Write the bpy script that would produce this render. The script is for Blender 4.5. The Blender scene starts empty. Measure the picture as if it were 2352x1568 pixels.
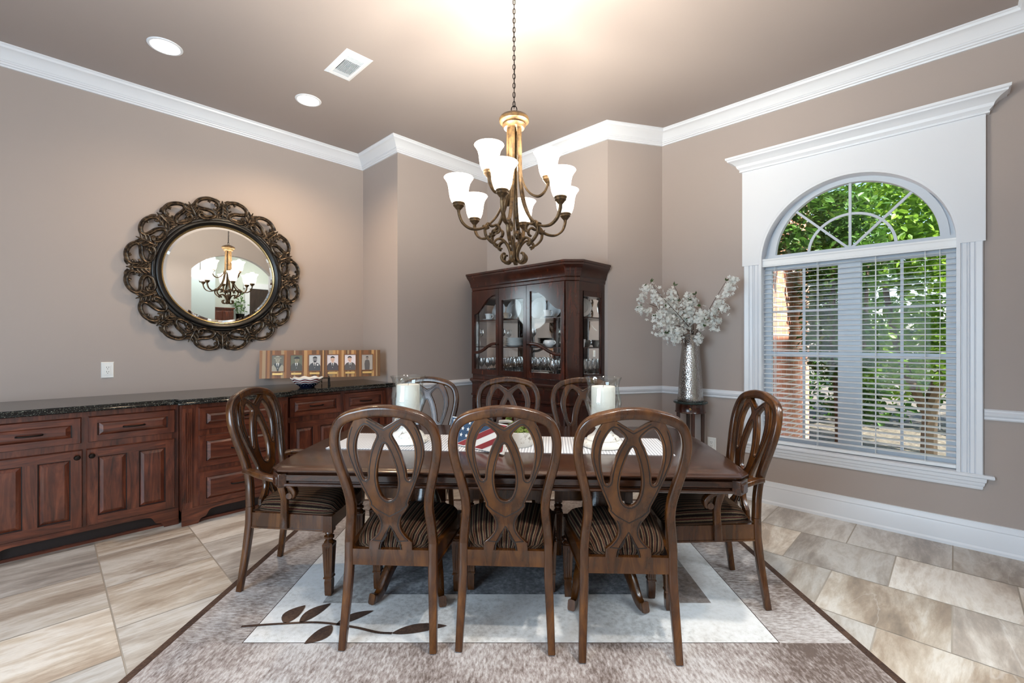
import bpy, bmesh, math, random
from mathutils import Vector, Matrix
PI = math.pi
rad = math.radians
SC = bpy.context.scene
COL = SC.collection

# ------------------------------------------------------------------ camera, sky, sun, big lights, exposure
YAW = rad(44.2)
cam_d = bpy.data.cameras.new('camera'); cam = bpy.data.objects.new('camera', cam_d); COL.objects.link(cam)
cam_d.sensor_width = 36; cam_d.lens = 16.0; cam_d.clip_start = 0.05; cam_d.clip_end = 200
cam.location = (0, 0, 1.35); cam.rotation_euler = (rad(90), 0, YAW)
SC.camera = cam
vs = SC.view_settings
vs.view_transform = 'Standard'; vs.look = 'None'; vs.gamma = 1; vs.use_curve_mapping = False
vs.exposure = 0.0
cy = SC.cycles
cy.max_bounces = 9; cy.diffuse_bounces = 4; cy.glossy_bounces = 4; cy.transmission_bounces = 8; cy.transparent_max_bounces = 24
cy.caustics_reflective = False; cy.caustics_refractive = False
cy.sample_clamp_indirect = 6.0

W = bpy.data.worlds.new('sky'); SC.world = W; W.use_nodes = True
_n = W.node_tree.nodes; _bg = _n['Background']
_sky = _n.new('ShaderNodeTexSky'); _sky.sky_type = 'NISHITA'; _sky.sun_disc = False
_sky.sun_elevation = rad(52); _sky.sun_rotation = rad(110)
W.node_tree.links.new(_sky.outputs[0], _bg.inputs[0]); _bg.inputs[1].default_value = 0.42

def lamp(name, kind, loc, energy, color, rot=(0, 0, 0), **kw):
    d = bpy.data.lights.new(name, kind); d.energy = energy; d.color = color
    for k, v in kw.items(): setattr(d, k, v)
    o = bpy.data.objects.new(name, d); COL.objects.link(o); o.location = loc; o.rotation_euler = rot
    return o
# sun from the right-hand side of the house: lights the brick wing and the trees, misses the room
lamp('sun', 'SUN', (6, 8, 9), 16.0, (1, .95, .86), (rad(0), rad(42), rad(-20)), angle=rad(1.0))
# daylight entering by the big window in the south wall, at its opening
lamp('daylight_window_south', 'AREA', (-1.25, -2.17, 1.55), 150, (.64, .83, 1.0), (rad(90), 0, 0), shape='RECTANGLE', size=1.9, size_y=2.1)
lamp('fill_light_east', 'AREA', (.37, -1.05, 1.55), 7, (.80, .91, 1.0), (rad(90), 0, rad(90)), shape='RECTANGLE', size=1.7, size_y=2.1)  # added fill light before the solid east wall, no window there
# sky light through the arched window is sampled through this portal (it gives off nothing itself)
_p = lamp('sky_portal_north', 'AREA', (-.58, 4.40, 1.55), 1, (1, 1, 1), (rad(-90), 0, 0), shape='RECTANGLE', size=1.25, size_y=2.3)
_p.data.cycles.is_portal = True

# ------------------------------------------------------------------ helpers
def lin(c):
    if isinstance(c, str): c = [int(c[i:i + 2], 16) / 255 for i in (0, 2, 4)]
    return tuple(x / 12.92 if x <= .04045 else ((x + .055) / 1.055) ** 2.4 for x in c) + (1.0,)

class NT:
    """small wrapper to wire shader nodes"""
    def __init__(s, name):
        s.m = bpy.data.materials.new(name); s.m.use_nodes = True
        s.t = s.m.node_tree; s.b = s.t.nodes['Principled BSDF']; s.out = s.t.nodes['Material Output']
    def n(s, typ, **kw):
        x = s.t.nodes.new('ShaderNode' + typ)
        for k, v in kw.items(): setattr(x, k, v)
        return x
    def l(s, a, b): s.t.links.new(a, b)
    def coord(s, scale=(1, 1, 1), out='Object', rot=(0, 0, 0)):
        c = s.n('TexCoord'); m = s.n('Mapping'); m.inputs['Scale'].default_value = scale; m.inputs['Rotation'].default_value = rot
        s.l(c.outputs[out], m.inputs[0]); return m.outputs[0]
    def noise(s, vec, scale, detail=4, rough=.55, dist=0):
        x = s.n('TexNoise'); s.l(vec, x.inputs['Vector'])
        x.inputs['Scale'].default_value = scale; x.inputs['Detail'].default_value = detail
        x.inputs['Roughness'].default_value = rough; x.inputs['Distortion'].default_value = dist
        return x.outputs[0]
    def ramp(s, fac, stops, interp='LINEAR'):
        r = s.n('ValToRGB'); s.l(fac, r.inputs[0]); e = r.color_ramp; e.interpolation = interp
        while len(e.elements) < len(stops): e.elements.new(.5)
        for el, (p, c) in zip(e.elements, stops): el.position = p; el.color = lin(c) if isinstance(c, str) else c
        return r.outputs[0]
    def mix(s, fac, a, b, mode='MIX'):
        x = s.n('Mix', data_type='RGBA', blend_type=mode)
        for i, v in ((0, fac), (6, a), (7, b)):
            if hasattr(v, 'is_linked'): s.l(v, x.inputs[i])
            elif i == 0: x.inputs[0].default_value = v
            else: x.inputs[i].default_value = lin(v) if isinstance(v, str) else v
        return x.outputs[2]
    def math(s, op, a, b=None):
        x = s.n('Math', operation=op)
        for i, v in ((0, a), (1, b)):
            if v is None: continue
            if hasattr(v, 'is_linked'): s.l(v, x.inputs[i])
            else: x.inputs[i].default_value = v
        return x.outputs[0]
    def set(s, color=None, rough=None, metal=None, bump=None, bstr=.2, bdist=.01, coat=None, coat_r=.1, spec=None, sheen=None):
        b = s.b.inputs
        def put(k, v):
            if hasattr(v, 'is_linked'): s.l(v, b[k])
            elif k == 'Base Color': b[k].default_value = lin(v) if isinstance(v, str) else v
            else: b[k].default_value = v
        if color is not None: put('Base Color', color)
        if rough is not None: put('Roughness', rough)
        if metal is not None: put('Metallic', metal)
        if coat is not None: put('Coat Weight', coat); put('Coat Roughness', coat_r)
        if spec is not None: put('Specular IOR Level', spec)
        if sheen is not None: put('Sheen Weight', sheen)
        if bump is not None:
            x = s.n('Bump'); x.inputs['Strength'].default_value = bstr; x.inputs['Distance'].default_value = bdist
            s.l(bump, x.inputs['Height']); s.l(x.outputs[0], b['Normal'])
        return s.m

def plain(name, c, rough=.5, metal=0, **kw): return NT(name).set(color=c, rough=rough, metal=metal, **kw)

def wood(name, dark, mid, light, scale=(14, 14, 1.6), rough=.32, coat=.35, knots=2.2, blotch=.5):
    k = NT(name)
    v = k.coord(scale)
    g = k.noise(v, 1.6, 6, .6, knots)
    c = k.ramp(g, [(.28, dark), (.5, mid), (.74, light)])
    f = k.noise(k.coord((scale[0] * 9, scale[1] * 9, scale[2] * 5)), 1.5, 3, .6, 0)
    c = k.mix(k.math('MULTIPLY', f, .22), c, dark)
    bl = k.noise(k.coord((1, 1, 1)), 5.0, 3, .6, .3)
    c = k.mix(k.ramp(bl, [(.42, (0, 0, 0, 1)), (.75, (blotch, blotch, blotch, 1))]), c, dark)
    return k.set(color=c, rough=rough, coat=coat, coat_r=.12, bump=f, bstr=.06, bdist=.004)

class MB:
    def __init__(s): s.v = []; s.f = []; s.mi = []
    def add(s, vs, fs, mi=0, T=None):
        o = len(s.v)
        s.v += [tuple(T @ Vector(p)) if T is not None else tuple(p) for p in vs]
        s.f += [tuple(i + o for i in f) for f in fs]; s.mi += [mi] * len(fs)
        return s
    def box(s, x0, x1, y0, y1, z0, z1, mi=0, T=None):
        v = [(x, y, z) for x in (x0, x1) for y in (y0, y1) for z in (z0, z1)]
        return s.add(v, [(0, 1, 3, 2), (4, 6, 7, 5), (0, 4, 5, 1), (2, 3, 7, 6), (0, 2, 6, 4), (1, 5, 7, 3)], mi, T)
    def frus(s, r0, r1, axis_map, mi=0):
        """rect r0=(u0,u1,v0,v1,w) to rect r1; axis_map(u,v,w)->xyz"""
        v = []
        for (u0, u1, v0, v1, w) in (r0, r1): v += [axis_map(u0, v0, w), axis_map(u1, v0, w), axis_map(u1, v1, w), axis_map(u0, v1, w)]
        return s.add(v, [(3, 2, 1, 0), (4, 5, 6, 7), (0, 1, 5, 4), (1, 2, 6, 5), (2, 3, 7, 6), (3, 0, 4, 7)], mi)
    def prism(s, poly, lo, hi, axis='z', mi=0, T=None):
        def p(a, b, h): return {'z': (a, b, h), 'y': (a, h, b), 'x': (h, a, b)}[axis]
        n = len(poly)
        v = [p(a, b, lo) for a, b in poly] + [p(a, b, hi) for a, b in poly]
        return s.add(v, [tuple(range(n))[::-1], tuple(range(n, 2 * n))] + [(i, (i + 1) % n, n + (i + 1) % n, n + i) for i in range(n)], mi, T)
    def lathe(s, prof, n=32, c=(0, 0, 0), mi=0, T=None, cap=True):
        v = []; f = []; m = len(prof)
        for r, z in prof:
            for i in range(n):
                a = 2 * PI * i / n; v.append((c[0] + r * math.cos(a), c[1] + r * math.sin(a), c[2] + z))
        for j in range(m - 1):
            for i in range(n):
                k = (i + 1) % n; f.append((j * n + i, j * n + k, (j + 1) * n + k, (j + 1) * n + i))
        if cap:
            if prof[0][0] > 1e-5: f.append(tuple(range(n))[::-1])
            if prof[-1][0] > 1e-5: f.append(tuple((m - 1) * n + i for i in range(n)))
        return s.add(v, f, mi, T)
    def sweep(s, path, sec, ref, closed=False, mi=0, scale=None, T=None, cap=True):
        """sec: list of (b,n) ; ref: reference direction for n (vector or list of vectors)"""
        P = [Vector(p) for p in path]; n = len(P); m = len(sec); v = []; f = []
        for i in range(n):
            if closed: t = P[(i + 1) % n] - P[i - 1]
            else: t = P[min(i + 1, n - 1)] - P[max(i - 1, 0)]
            t.normalize()
            r = Vector(ref[i]) if isinstance(ref, list) else Vector(ref)
            N = r - r.dot(t) * t
            if N.length < 1e-6: N = t.orthogonal()
            N.normalize(); B = t.cross(N)
            k = scale[i] if scale else 1
            for b, w in sec: v.append(P[i] + B * b * k + N * w * k)
        for i in range(n if closed else n - 1):
            j = (i + 1) % n
            for q in range(m):
                w = (q + 1) % m; f.append((i * m + q, i * m + w, j * m + w, j * m + q))
        if cap and not closed: f += [tuple(range(m))[::-1], tuple((n - 1) * m + q for q in range(m))]
        return s.add(v, f, mi, T)
    def tube(s, path, r, n=8, closed=False, mi=0, ref=(.123, .31, .94), T=None):
        rs = r if isinstance(r, (list, tuple)) else None
        R = 1 if rs else r
        sec = [(R * math.cos(2 * PI * i / n), R * math.sin(2 * PI * i / n)) for i in range(n)]
        return s.sweep(path, sec, ref, closed, mi, list(rs) if rs else None, T)
    def mould(s, pts, prof, closed=False, mi=0):
        """sweep wall profile (d inward, z) along a plan polyline, interior on the right, mitred"""
        n = len(pts); m = len(prof); v = []; f = []
        for i in range(n):
            a = Vector(pts[i - 1]) if (i > 0 or closed) else None
            b = Vector(pts[i]); c = Vector(pts[(i + 1) % n]) if (i < n - 1 or closed) else None
            def nr(p, q): d = (q - p).normalized(); return Vector((d.y, -d.x))
            if a is None: M = nr(b, c)
            elif c is None: M = nr(a, b)
            else:
                n1, n2 = nr(a, b), nr(b, c); M = (n1 + n2) / (1 + n1.dot(n2))
            for d, z in prof: v.append((b.x + M.x * d, b.y + M.y * d, z))
        for i in range(n if closed else n - 1):
            j = (i + 1) % n
            for q in range(m):
                w = (q + 1) % m; f.append((i * m + q, j * m + q, j * m + w, i * m + w))
        if not closed: f += [tuple(range(m)), tuple((n - 1) * m + q for q in range(m))[::-1]]
        return s.add(v, f, mi)
    def mesh(s, name, mats, smooth=35):
        me = bpy.data.meshes.new(name); me.from_pydata(s.v, [], s.f)
        for m in (mats if isinstance(mats, (list, tuple)) else [mats]): me.materials.append(m)
        me.polygons.foreach_set('material_index', s.mi)
        b = bmesh.new(); b.from_mesh(me); bmesh.ops.recalc_face_normals(b, faces=b.faces); b.to_mesh(me); b.free()
        if smooth:
            me.polygons.foreach_set('use_smooth', [True] * len(me.polygons)); me.set_sharp_from_angle(angle=rad(smooth))
        me.update(); return me
    def build(s, name, mats, parent=None, smooth=35, bevel=0, loc=None, rz=None):
        o = bpy.data.objects.new(name, s.mesh(name, mats, smooth)); COL.objects.link(o)
        if parent is not None: o.parent = parent
        if loc is not None: o.location = loc
        if rz is not None: o.rotation_euler = (0, 0, rz)
        if bevel:
            m = o.modifiers.new('bevel', 'BEVEL'); m.width = bevel; m.segments = 2; m.limit_method = 'ANGLE'; m.angle_limit = rad(40)
        return o

def tag(o, label, cat, group=None):
    o['label'] = label; o['category'] = cat
    if group: o['group'] = group
    return o
def thing(name, label, cat, loc=(0, 0, 0), rz=0, group=None):
    o = bpy.data.objects.new(name, None); COL.objects.link(o); o.empty_display_size = .1
    o.location = loc; o.rotation_euler = (0, 0, rz)
    return tag(o, label, cat, group)
def struct(o): o['kind'] = 'structure'; return o
def dup(o, parent=None, loc=None, rz=None, label=None, group=None):
    c = o.copy(); COL.objects.link(c)
    if parent is not None: c.parent = parent
    if loc is not None: c.location = loc
    if rz is not None: c.rotation_euler = (0, 0, rz)
    if label: c['label'] = label
    if group: c['group'] = group
    for ch in list(o.children): dup(ch, c)
    return c
CC, SS = math.cos(YAW), math.sin(YAW)
def D(x, y, z=0):
    """dining-group axes (x to the right, y away, as the table stands) -> room axes"""
    return Vector((CC * x - SS * y, SS * x + CC * y, z))
def cr(pts, n=6, closed=False, sharp=()):
    """Catmull-Rom through points (tuples of any dimension); sharp: indices kept as corners"""
    P = [Vector(p) for p in pts]; N = len(P); out = []
    for i in range(N if closed else N - 1):
        p1, p2 = P[i], P[(i + 1) % N]
        p0 = P[i - 1] if (closed or i > 0) else p1 * 2 - p2
        p3 = P[(i + 2) % N] if (closed or i + 2 < N) else p2 * 2 - p1
        if i in sharp: p0 = p1 * 2 - p2
        if (i + 1) % N in sharp: p3 = p2 * 2 - p1
        for k in range(n):
            t = k / n
            out.append(.5 * ((2 * p1) + (p2 - p0) * t + (2 * p0 - 5 * p1 + 4 * p2 - p3) * t * t + (3 * p1 - p0 - 3 * p2 + p3) * t ** 3))
    if not closed: out.append(P[-1])
    return out
def interp(x, table):
    for (a, b), (c, d) in zip(table, table[1:]):
        if x <= c: return b + (d - b) * max(0, (x - a)) / (c - a)
    return table[-1][1]
def rrect(w, h, r=.3, n=2):
    """rounded rectangle section, r relative to the smaller half side"""
    a, b = w / 2, h / 2; q = min(a, b) * r; out = []
    for cx, cy_, s in ((a - q, b - q, 0), (-a + q, b - q, 1), (-a + q, -b + q, 2), (a - q, -b + q, 3)):
        for k in range(n + 1):
            t = (s + k / n) * PI / 2; out.append((cx + q * math.cos(t), cy_ + q * math.sin(t)))
    return out
def flat_solid(loops, thick, bevel, name='flat'):
    """2-D outline with holes -> solid mesh data (x, z plane, centred on y=0)"""
    cu = bpy.data.curves.new(name, 'CURVE'); cu.dimensions = '2D'; cu.fill_mode = 'BOTH'
    cu.extrude = thick / 2 - bevel; cu.bevel_depth = bevel; cu.bevel_resolution = 1; cu.offset = -bevel
    for lp in loops:
        sp = cu.splines.new('POLY'); sp.points.add(len(lp) - 1); sp.use_cyclic_u = True
        for p, q in zip(sp.points, lp): p.co = (q[0], q[1], 0, 1)
    o = bpy.data.objects.new(name, cu); COL.objects.link(o)
    dg = bpy.context.evaluated_depsgraph_get()
    me = bpy.data.meshes.new_from_object(o.evaluated_get(dg))
    v = [(p.co.x, p.co.z, p.co.y) for p in me.vertices]; f = [tuple(p.vertices) for p in me.polygons]
    bpy.data.objects.remove(o); bpy.data.curves.remove(cu); bpy.data.meshes.remove(me)
    return v, f
def inset(loop, d):
    """offset a closed 2-D loop to its left-hand/right-hand side by d (signed)"""
    n = len(loop); out = []
    for i in range(n):
        a, b, c = Vector(loop[i - 1]), Vector(loop[i]), Vector(loop[(i + 1) % n])
        t = (c - a)
        if t.length < 1e-9: continue
        t.normalize(); out.append((b.x - t.y * d, b.y + t.x * d))
    return out
random.seed(7)

# ------------------------------------------------------------------ materials
def wall_mat(name, c):
    k = NT(name); n = k.noise(k.coord(), 160, 2); n2 = k.noise(k.coord(), 2.0, 3)
    col = k.mix(k.math('MULTIPLY', n2, .12), c, tuple(x * .8 for x in lin(c)[:3]) + (1,))
    return k.set(color=col, rough=.6, bump=n, bstr=.08, bdist=.003, spec=.3)
M = {}
M['wall'] = wall_mat('taupe_wall_paint', 'AEA29B')
M['ceil'] = wall_mat('ceiling_paint', 'A59A95')
M['hallwall'] = wall_mat('hall_wall_paint', 'D3DBD4')
M['trim'] = plain('white_trim_paint', 'E4E7EC', .35)
M['vinyl'] = plain('window_vinyl', 'C9D0D8', .4)
M['blind'] = plain('blind_slat', 'F3F5F6', .4)
M['cord'] = plain('blind_cord', 'E9ECEC', .7)
M['chair'] = wood('chair_wood', '251206', '4A280C', '70441A', (9, 9, 1.6), .24, .3, 1.2)
M['chairdark'] = plain('carved_groove', '150B07', .5)
M['table'] = wood('table_wood', '1E0F08', '3D2213', '53301B', (1.6, 14, 14), .24, .3)
M['cab'] = wood('cabinet_wood', '2E130B', '602D1B', '86472E', (10, 10, 1.2), .30, .4, 2.4)
M['cabh'] = wood('cabinet_wood_cross', '2E130B', '602D1B', '86472E', (1.2, 10, 10), .30, .4, 2.4)
M['cabdark'] = plain('cabinet_dark_glaze', '1A0D0A', .5)  # dark glaze colour for the panel grooves and toe base
M['china'] = wood('china_cabinet_wood', '190804', '39160B', '562715', (9, 9, 1.4), .24, .35, 1.5)
M['iron'] = plain('dark_bronze_hardware', '26201D', .35, .8)
M['black_iron'] = plain('black_iron', '0C0B0B', .45, .3)
def granite():
    k = NT('black_granite'); v = k.coord()
    x = k.n('TexVoronoi'); k.l(v, x.inputs['Vector']); x.inputs['Scale'].default_value = 210
    c = k.ramp(x.outputs['Color'], [(.0, '050505'), (.55, '0A0B0A'), (.75, '2A2C28'), (.95, '8A8A7C')])
    n = k.noise(v, 60, 3)
    return k.set(color=k.mix(k.math('MULTIPLY', n, .5), c, '0A0A09'), rough=.12, spec=.5)
M['granite'] = granite()
def bronze(name, dark, light, rough=.4, lo=.4, hi=.7, metal=.75):
    k = NT(name); n = k.noise(k.coord(), 38, 4, .6)
    return k.set(color=k.ramp(n, [(lo, dark), (hi, light)]), rough=rough, metal=metal)
M['chand'] = bronze('antique_bronze', '33261A', '7A5F3E', .42, .3, .75, .6)
M['mirror_frame'] = bronze('dark_carved_frame', '221B16', '7A6650', .36, .4, .75, .55)
M['mirror_ring'] = plain('black_ring', '14110F', .3, .2)
M['gold'] = plain('thin_gold_edge', 'C9AE7C', .25, .9)
M['silver'] = plain('mirror_silver', 'F4F4F0', .0, 1)
M['silver'].node_tree.nodes['Principled BSDF'].inputs['Roughness'].default_value = .01
def pane(name, tint=(1, 1, 1), refl=.09):
    k = NT(name); t = k.n('BsdfTransparent'); t.inputs[0].default_value = (*tint, 1)
    g = k.n('BsdfGlossy'); g.inputs['Roughness'].default_value = .02
    lw = k.n('LayerWeight'); lw.inputs[0].default_value = .25
    f = k.math('ADD', k.math('MULTIPLY', lw.outputs['Facing'], refl * 2.2), refl * .45)
    m = k.n('MixShader'); k.l(f, m.inputs[0]); k.l(t.outputs[0], m.inputs[1]); k.l(g.outputs[0], m.inputs[2]); k.l(m.outputs[0], k.out.inputs[0])
    return k.m
M['pane'] = pane('clear_pane', (1, 1, 1), .045); M['wpane'] = pane('window_pane', (1, 1, 1), .012)
M['crystal'] = pane('clear_crystal', (.97, .98, .985), .5)
M['hurricane'] = pane('hurricane_glass', (.97, .985, .98), .12)
def emit(name, c, e):
    k = NT(name); k.b.inputs['Emission Color'].default_value = lin(c); k.b.inputs['Emission Strength'].default_value = e
    k.b.inputs['Base Color'].default_value = lin('E8E2D6'); return k.m
M['shade'] = emit('lit_opal_glass', 'FFF4E4', 2.6)
M['downlight'] = emit('lit_downlight_lens', 'FFF6EA', 9)
M['porcelain'] = plain('white_porcelain', 'E9ECEC', .15, coat=.5)
M['candle'] = plain('ivory_candle_wax', 'F3F0E8', .5)
M['candle'].node_tree.nodes['Principled BSDF'].inputs['Subsurface Weight'].default_value = 0
def distressed():
    k = NT('distressed_white_paint'); n = k.noise(k.coord(), 26, 5, .7, .4)
    return k.set(color=k.ramp(n, [(.33, '4E463C'), (.39, 'B9B2A6'), (.46, 'E6E3DC')]), rough=.6, bump=n, bstr=.2, bdist=.004)
M['distressed'] = distressed()
def hammered():
    k = NT('hammered_silver_metal'); x = k.n('TexVoronoi'); k.l(k.coord((1, 1, .75)), x.inputs['Vector']); x.inputs['Scale'].default_value = 105
    return k.set(color='B4B0AC', rough=.22, metal=1, bump=x.outputs['Distance'], bstr=.45, bdist=.004)
M['hammered'] = hammered()
def fabric():
    k = NT('striped_seat_fabric'); at = k.n('Attribute', attribute_name='across')
    nz = k.noise(k.coord((1, 1, 1)), 150, 2)
    x = k.math('ADD', at.outputs['Fac'], k.math('MULTIPLY', k.math('SUBTRACT', nz, .5), .004))
    f = k.math('FRACT', k.math('MULTIPLY', k.math('ADD', x, 2.0), 33.0))
    col = k.ramp(f, [(.0, '140A07'), (.20, '140A07'), (.25, '5C4C38'), (.40, '76644D'), (.50, '26120B'), (.60, '521A1E'), (.68, '4C3B29'), (.80, '65533D'), (.88, '1E0D07')])
    n2 = k.noise(k.coord((1, 1, 1)), 420, 2)
    col = k.mix(k.math('MULTIPLY', n2, .45), col, '150D0B')
    return k.set(color=col, rough=.85, bump=nz, bstr=.25, bdist=.003, spec=.15)
M['fabric'] = fabric()
def gingham():
    k = NT('gingham_runner'); c = k.n('TexCoord'); s = k.n('SeparateXYZ'); k.l(c.outputs['Object'], s.inputs[0])
    def band(o): return k.math('GREATER_THAN', k.math('FRACT', k.math('MULTIPLY', o, 62.0)), .5)
    t = k.math('MULTIPLY', k.math('ADD', band(s.outputs[0]), band(s.outputs[1])), .5)
    return k.set(color=k.ramp(t, [(.0, 'EDEDEE'), (.5, 'D2D3D7'), (1, '7E828C')]), rough=.9)
M['runner'] = gingham()
M['red'] = plain('flag_red', '8E2F32', .6); M['white'] = plain('flag_white', 'EDEBE6', .6); M['blue'] = plain('flag_blue', '2F4A66', .6)
def moss():
    k = NT('green_moss'); n = k.noise(k.coord(), 90, 4); return k.set(color=k.ramp(n, [(.3, '2E3A15'), (.6, '6F7F35'), (.8, '9AA35A')]), rough=.95)
M['moss'] = moss()
def leafm(name, a, b, tr=.45):
    k = NT(name); oi = k.n('ObjectInfo'); n = k.noise(k.coord(), 7, 2)
    col = k.ramp(n, [(.3, a), (.7, b)])
    k.set(color=col, rough=.45)
    t = k.n('BsdfTranslucent'); k.l(col, t.inputs[0]); m = k.n('MixShader'); m.inputs[0].default_value = tr
    k.l(k.b.outputs[0], m.inputs[1]); k.l(t.outputs[0], m.inputs[2]); k.l(m.outputs[0], k.out.inputs[0]); return k.m
M['leaf_bright'] = leafm('bright_leaf', '4F7A22', '9CC24A')
M['leaf_dark'] = leafm('dark_leaf', '2C4A1C', '5C8A34', .3)
M['leaf_house'] = plain('silk_leaf', '35461F', .5)
M['bark'] = plain('bark', '6B5A48', .9); M['twig'] = plain('brown_twig', '3B2719', .8)
M['petal'] = leafm('white_petal', 'ECEEEA', 'FAFAF6', .35)
def brick():
    k = NT('red_brick'); c = k.n('TexCoord'); s = k.n('SeparateXYZ'); k.l(c.outputs['Object'], s.inputs[0])
    cb = k.n('CombineXYZ'); k.l(s.outputs[1], cb.inputs[0]); k.l(s.outputs[2], cb.inputs[1])
    b = k.n('TexBrick'); k.l(cb.outputs[0], b.inputs['Vector'])
    b.inputs['Scale'].default_value = 1; b.inputs['Brick Width'].default_value = .21; b.inputs['Row Height'].default_value = .075
    b.inputs['Mortar Size'].default_value = .006
    b.inputs['Color1'].default_value = lin('D9967A'); b.inputs['Color2'].default_value = lin('CB8468'); b.inputs['Mortar'].default_value = lin('E3DACF')
    return k.set(color=b.outputs[0], rough=.85)
M['brick'] = brick()
def ground():
    k = NT('leaf_mulch'); n = k.noise(k.coord(), 22, 6, .7); return k.set(color=k.ramp(n, [(.3, '322C25'), (.55, '6E675A'), (.75, 'A59D8C')]), rough=.95)
M['mulch'] = ground(); M['concrete'] = plain('pale_concrete', 'CFCBC2', .9); M['lawn'] = plain('lawn_green', '6E8C3E', .95)
def tile():
    k = NT('stone_floor_tile'); at = k.n('Attribute', attribute_name='tone')
    off = k.n('VectorMath', operation='MULTIPLY'); k.l(at.outputs['Color'], off.inputs[0]); off.inputs[1].default_value = (37, 51, 11)
    c = k.n('TexCoord'); ad = k.n('VectorMath', operation='ADD'); k.l(c.outputs['Object'], ad.inputs[0]); k.l(off.outputs[0], ad.inputs[1])
    mp = k.n('Mapping'); mp.inputs['Rotation'].default_value = (0, 0, rad(14)); mp.inputs['Scale'].default_value = (2.2, .5, 1); k.l(ad.outputs[0], mp.inputs[0])
    n = k.noise(mp.outputs[0], 2.0, 10, .68, .3)
    col = k.ramp(n, [(.30, '7A6E62'), (.42, 'A08F7E'), (.50, 'BFB3A4'), (.57, 'D6D0C7'), (.66, 'BCAE9B'), (.76, 'DAD6D0')])
    mp2 = k.n('Mapping'); mp2.inputs['Rotation'].default_value = (0, 0, rad(-22)); mp2.inputs['Scale'].default_value = (2.4, .7, 1); k.l(ad.outputs[0], mp2.inputs[0])
    v = k.noise(mp2.outputs[0], 1.1, 5, .5, .5)
    vein = k.ramp(v, [(.492, (0, 0, 0, 1)), (.5, (.3, .3, .3, 1)), (.508, (0, 0, 0, 1))])
    col = k.mix(vein, col, 'DDDAD5')
    fine = k.noise(mp.outputs[0], 26, 5, .7); col = k.mix(k.math('MULTIPLY', fine, .35), col, '8E8173')
    sp = k.n('SeparateColor'); k.l(at.outputs['Color'], sp.inputs[0])
    hs = k.n('HueSaturation'); k.l(col, hs.inputs['Color']); hs.inputs['Saturation'].default_value = .9
    k.l(k.math('ADD', k.math('MULTIPLY', sp.outputs[2], .55), .84), hs.inputs['Value']); k.l(k.math('ADD', k.math('MULTIPLY', sp.outputs[0], .6), .45), hs.inputs['Saturation'])
    return k.set(color=hs.outputs[0], rough=.38, bump=n, bstr=.1, bdist=.01, spec=.5)
M['tile'] = tile(); M['grout'] = plain('tile_grout', 'A89E92', .9)
def rugm(name, a, b, c, sc=(1, 1, 1), big=3.0):
    k = NT(name); n1 = k.noise(k.coord(sc), 70, 4, .7); n2 = k.noise(k.coord(), big, 3, .6); n3 = k.noise(k.coord(), 420, 2)
    f = k.math('ADD', k.math('MULTIPLY', n1, .5), k.math('MULTIPLY', n2, .5))
    col = k.ramp(f, [(.40, a), (.5, b), (.60, c)]); col = k.mix(k.math('MULTIPLY', n3, .35), col, a)
    return k.set(color=col, rough=.95, bump=n3, bstr=.5, bdist=.006, sheen=.0 if big == 4 else .15)
M['rug_border'] = rugm('rug_border_pile', '65544A', 'ABA09A', 'D8D2CF', (.42, 1.15, 1), 2.2)
M['rug_front'] = rugm('rug_ribbed_pile', '614F45', 'A89B95', 'D8D2CF', (1.15, .42, 1), 1.8)
M['rug_pale'] = rugm('rug_pale_pile', 'C2BEB9', 'E6E4E1', 'F2F1F0', (.5, .5, 1), 1.4)
M['rug_mid'] = rugm('rug_grey_pile', '7A7571', 'A39F9B', 'C6C4C2', (.5, .5, 1), 2.4)
M['rug_dark'] = rugm('rug_slate_pile', '45454A', '737478', 'A9AAAD', (.6, .6, 1), 4.5)
M['rug_brown'] = rugm('rug_brown_patch', '5A4A42', '83746B', 'A09690', (.5, .5, 1), 2.4)
M['rug_edge'] = rugm('rug_dark_edge', '33221A', '4A3325', '5F4636', (1, 1, 1), 4)
M['plate_outlet'] = plain('white_plastic', 'EFEFEC', .35); M['slot'] = plain('outlet_slot', '2A2826', .5)

# ================================================================== the setting
CEIL = 3.375
xL, yJ, xA, yA, yW, xE, yS = -4.74, 2.487, -4.03, 3.712, 4.218, .40, -2.2
P_C, P_D = (-2.349, yA), (-2.052, yW)
LOOP = [(xL, yS), (xL, yJ), (xA, yJ), (xA, yA), P_C, P_D, (xE, yW), (xE, yS)]
# floor: stone tiles laid in half-offset rows, each its own shade, over a grout bed
fb = MB(); tones = []
g = .0035
row = 0
for r in range(-6, 10):
    y0 = .235 + .501 * r
    off = -.008 if r % 2 else -.264
    for q in range(-10, 14):
        x0 = off + .512 * q
        a, b, c, d = max(x0 + g, -4.9), min(x0 + .512 - g, 5.6), max(y0 + g, -2.4), min(y0 + .501 - g, 4.4)
        if a >= b or c >= d: continue
        if a > xE and (c > 4.3 or d < 0.2): continue
        fb.add([(a, c, 0), (b, c, 0), (b, d, 0), (a, d, 0)], [(0, 1, 2, 3)], 0); tones.append((random.random(), random.random(), random.random(), 1))
fb.box(-4.95, 5.7, -2.4, 5.6, -.05, -.0015, 1); tones += [(0, 0, 0, 1)] * 6
fme = fb.mesh('floor', [M['tile'], M['grout']], smooth=0)
at = fme.color_attributes.new('tone', 'FLOAT_COLOR', 'CORNER')
for p in fme.polygons:
    t = tones[p.index]
    for li in p.loop_indices: at.data[li].color = t
fo = bpy.data.objects.new('floor', fme); COL.objects.link(fo); struct(fo)

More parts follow.
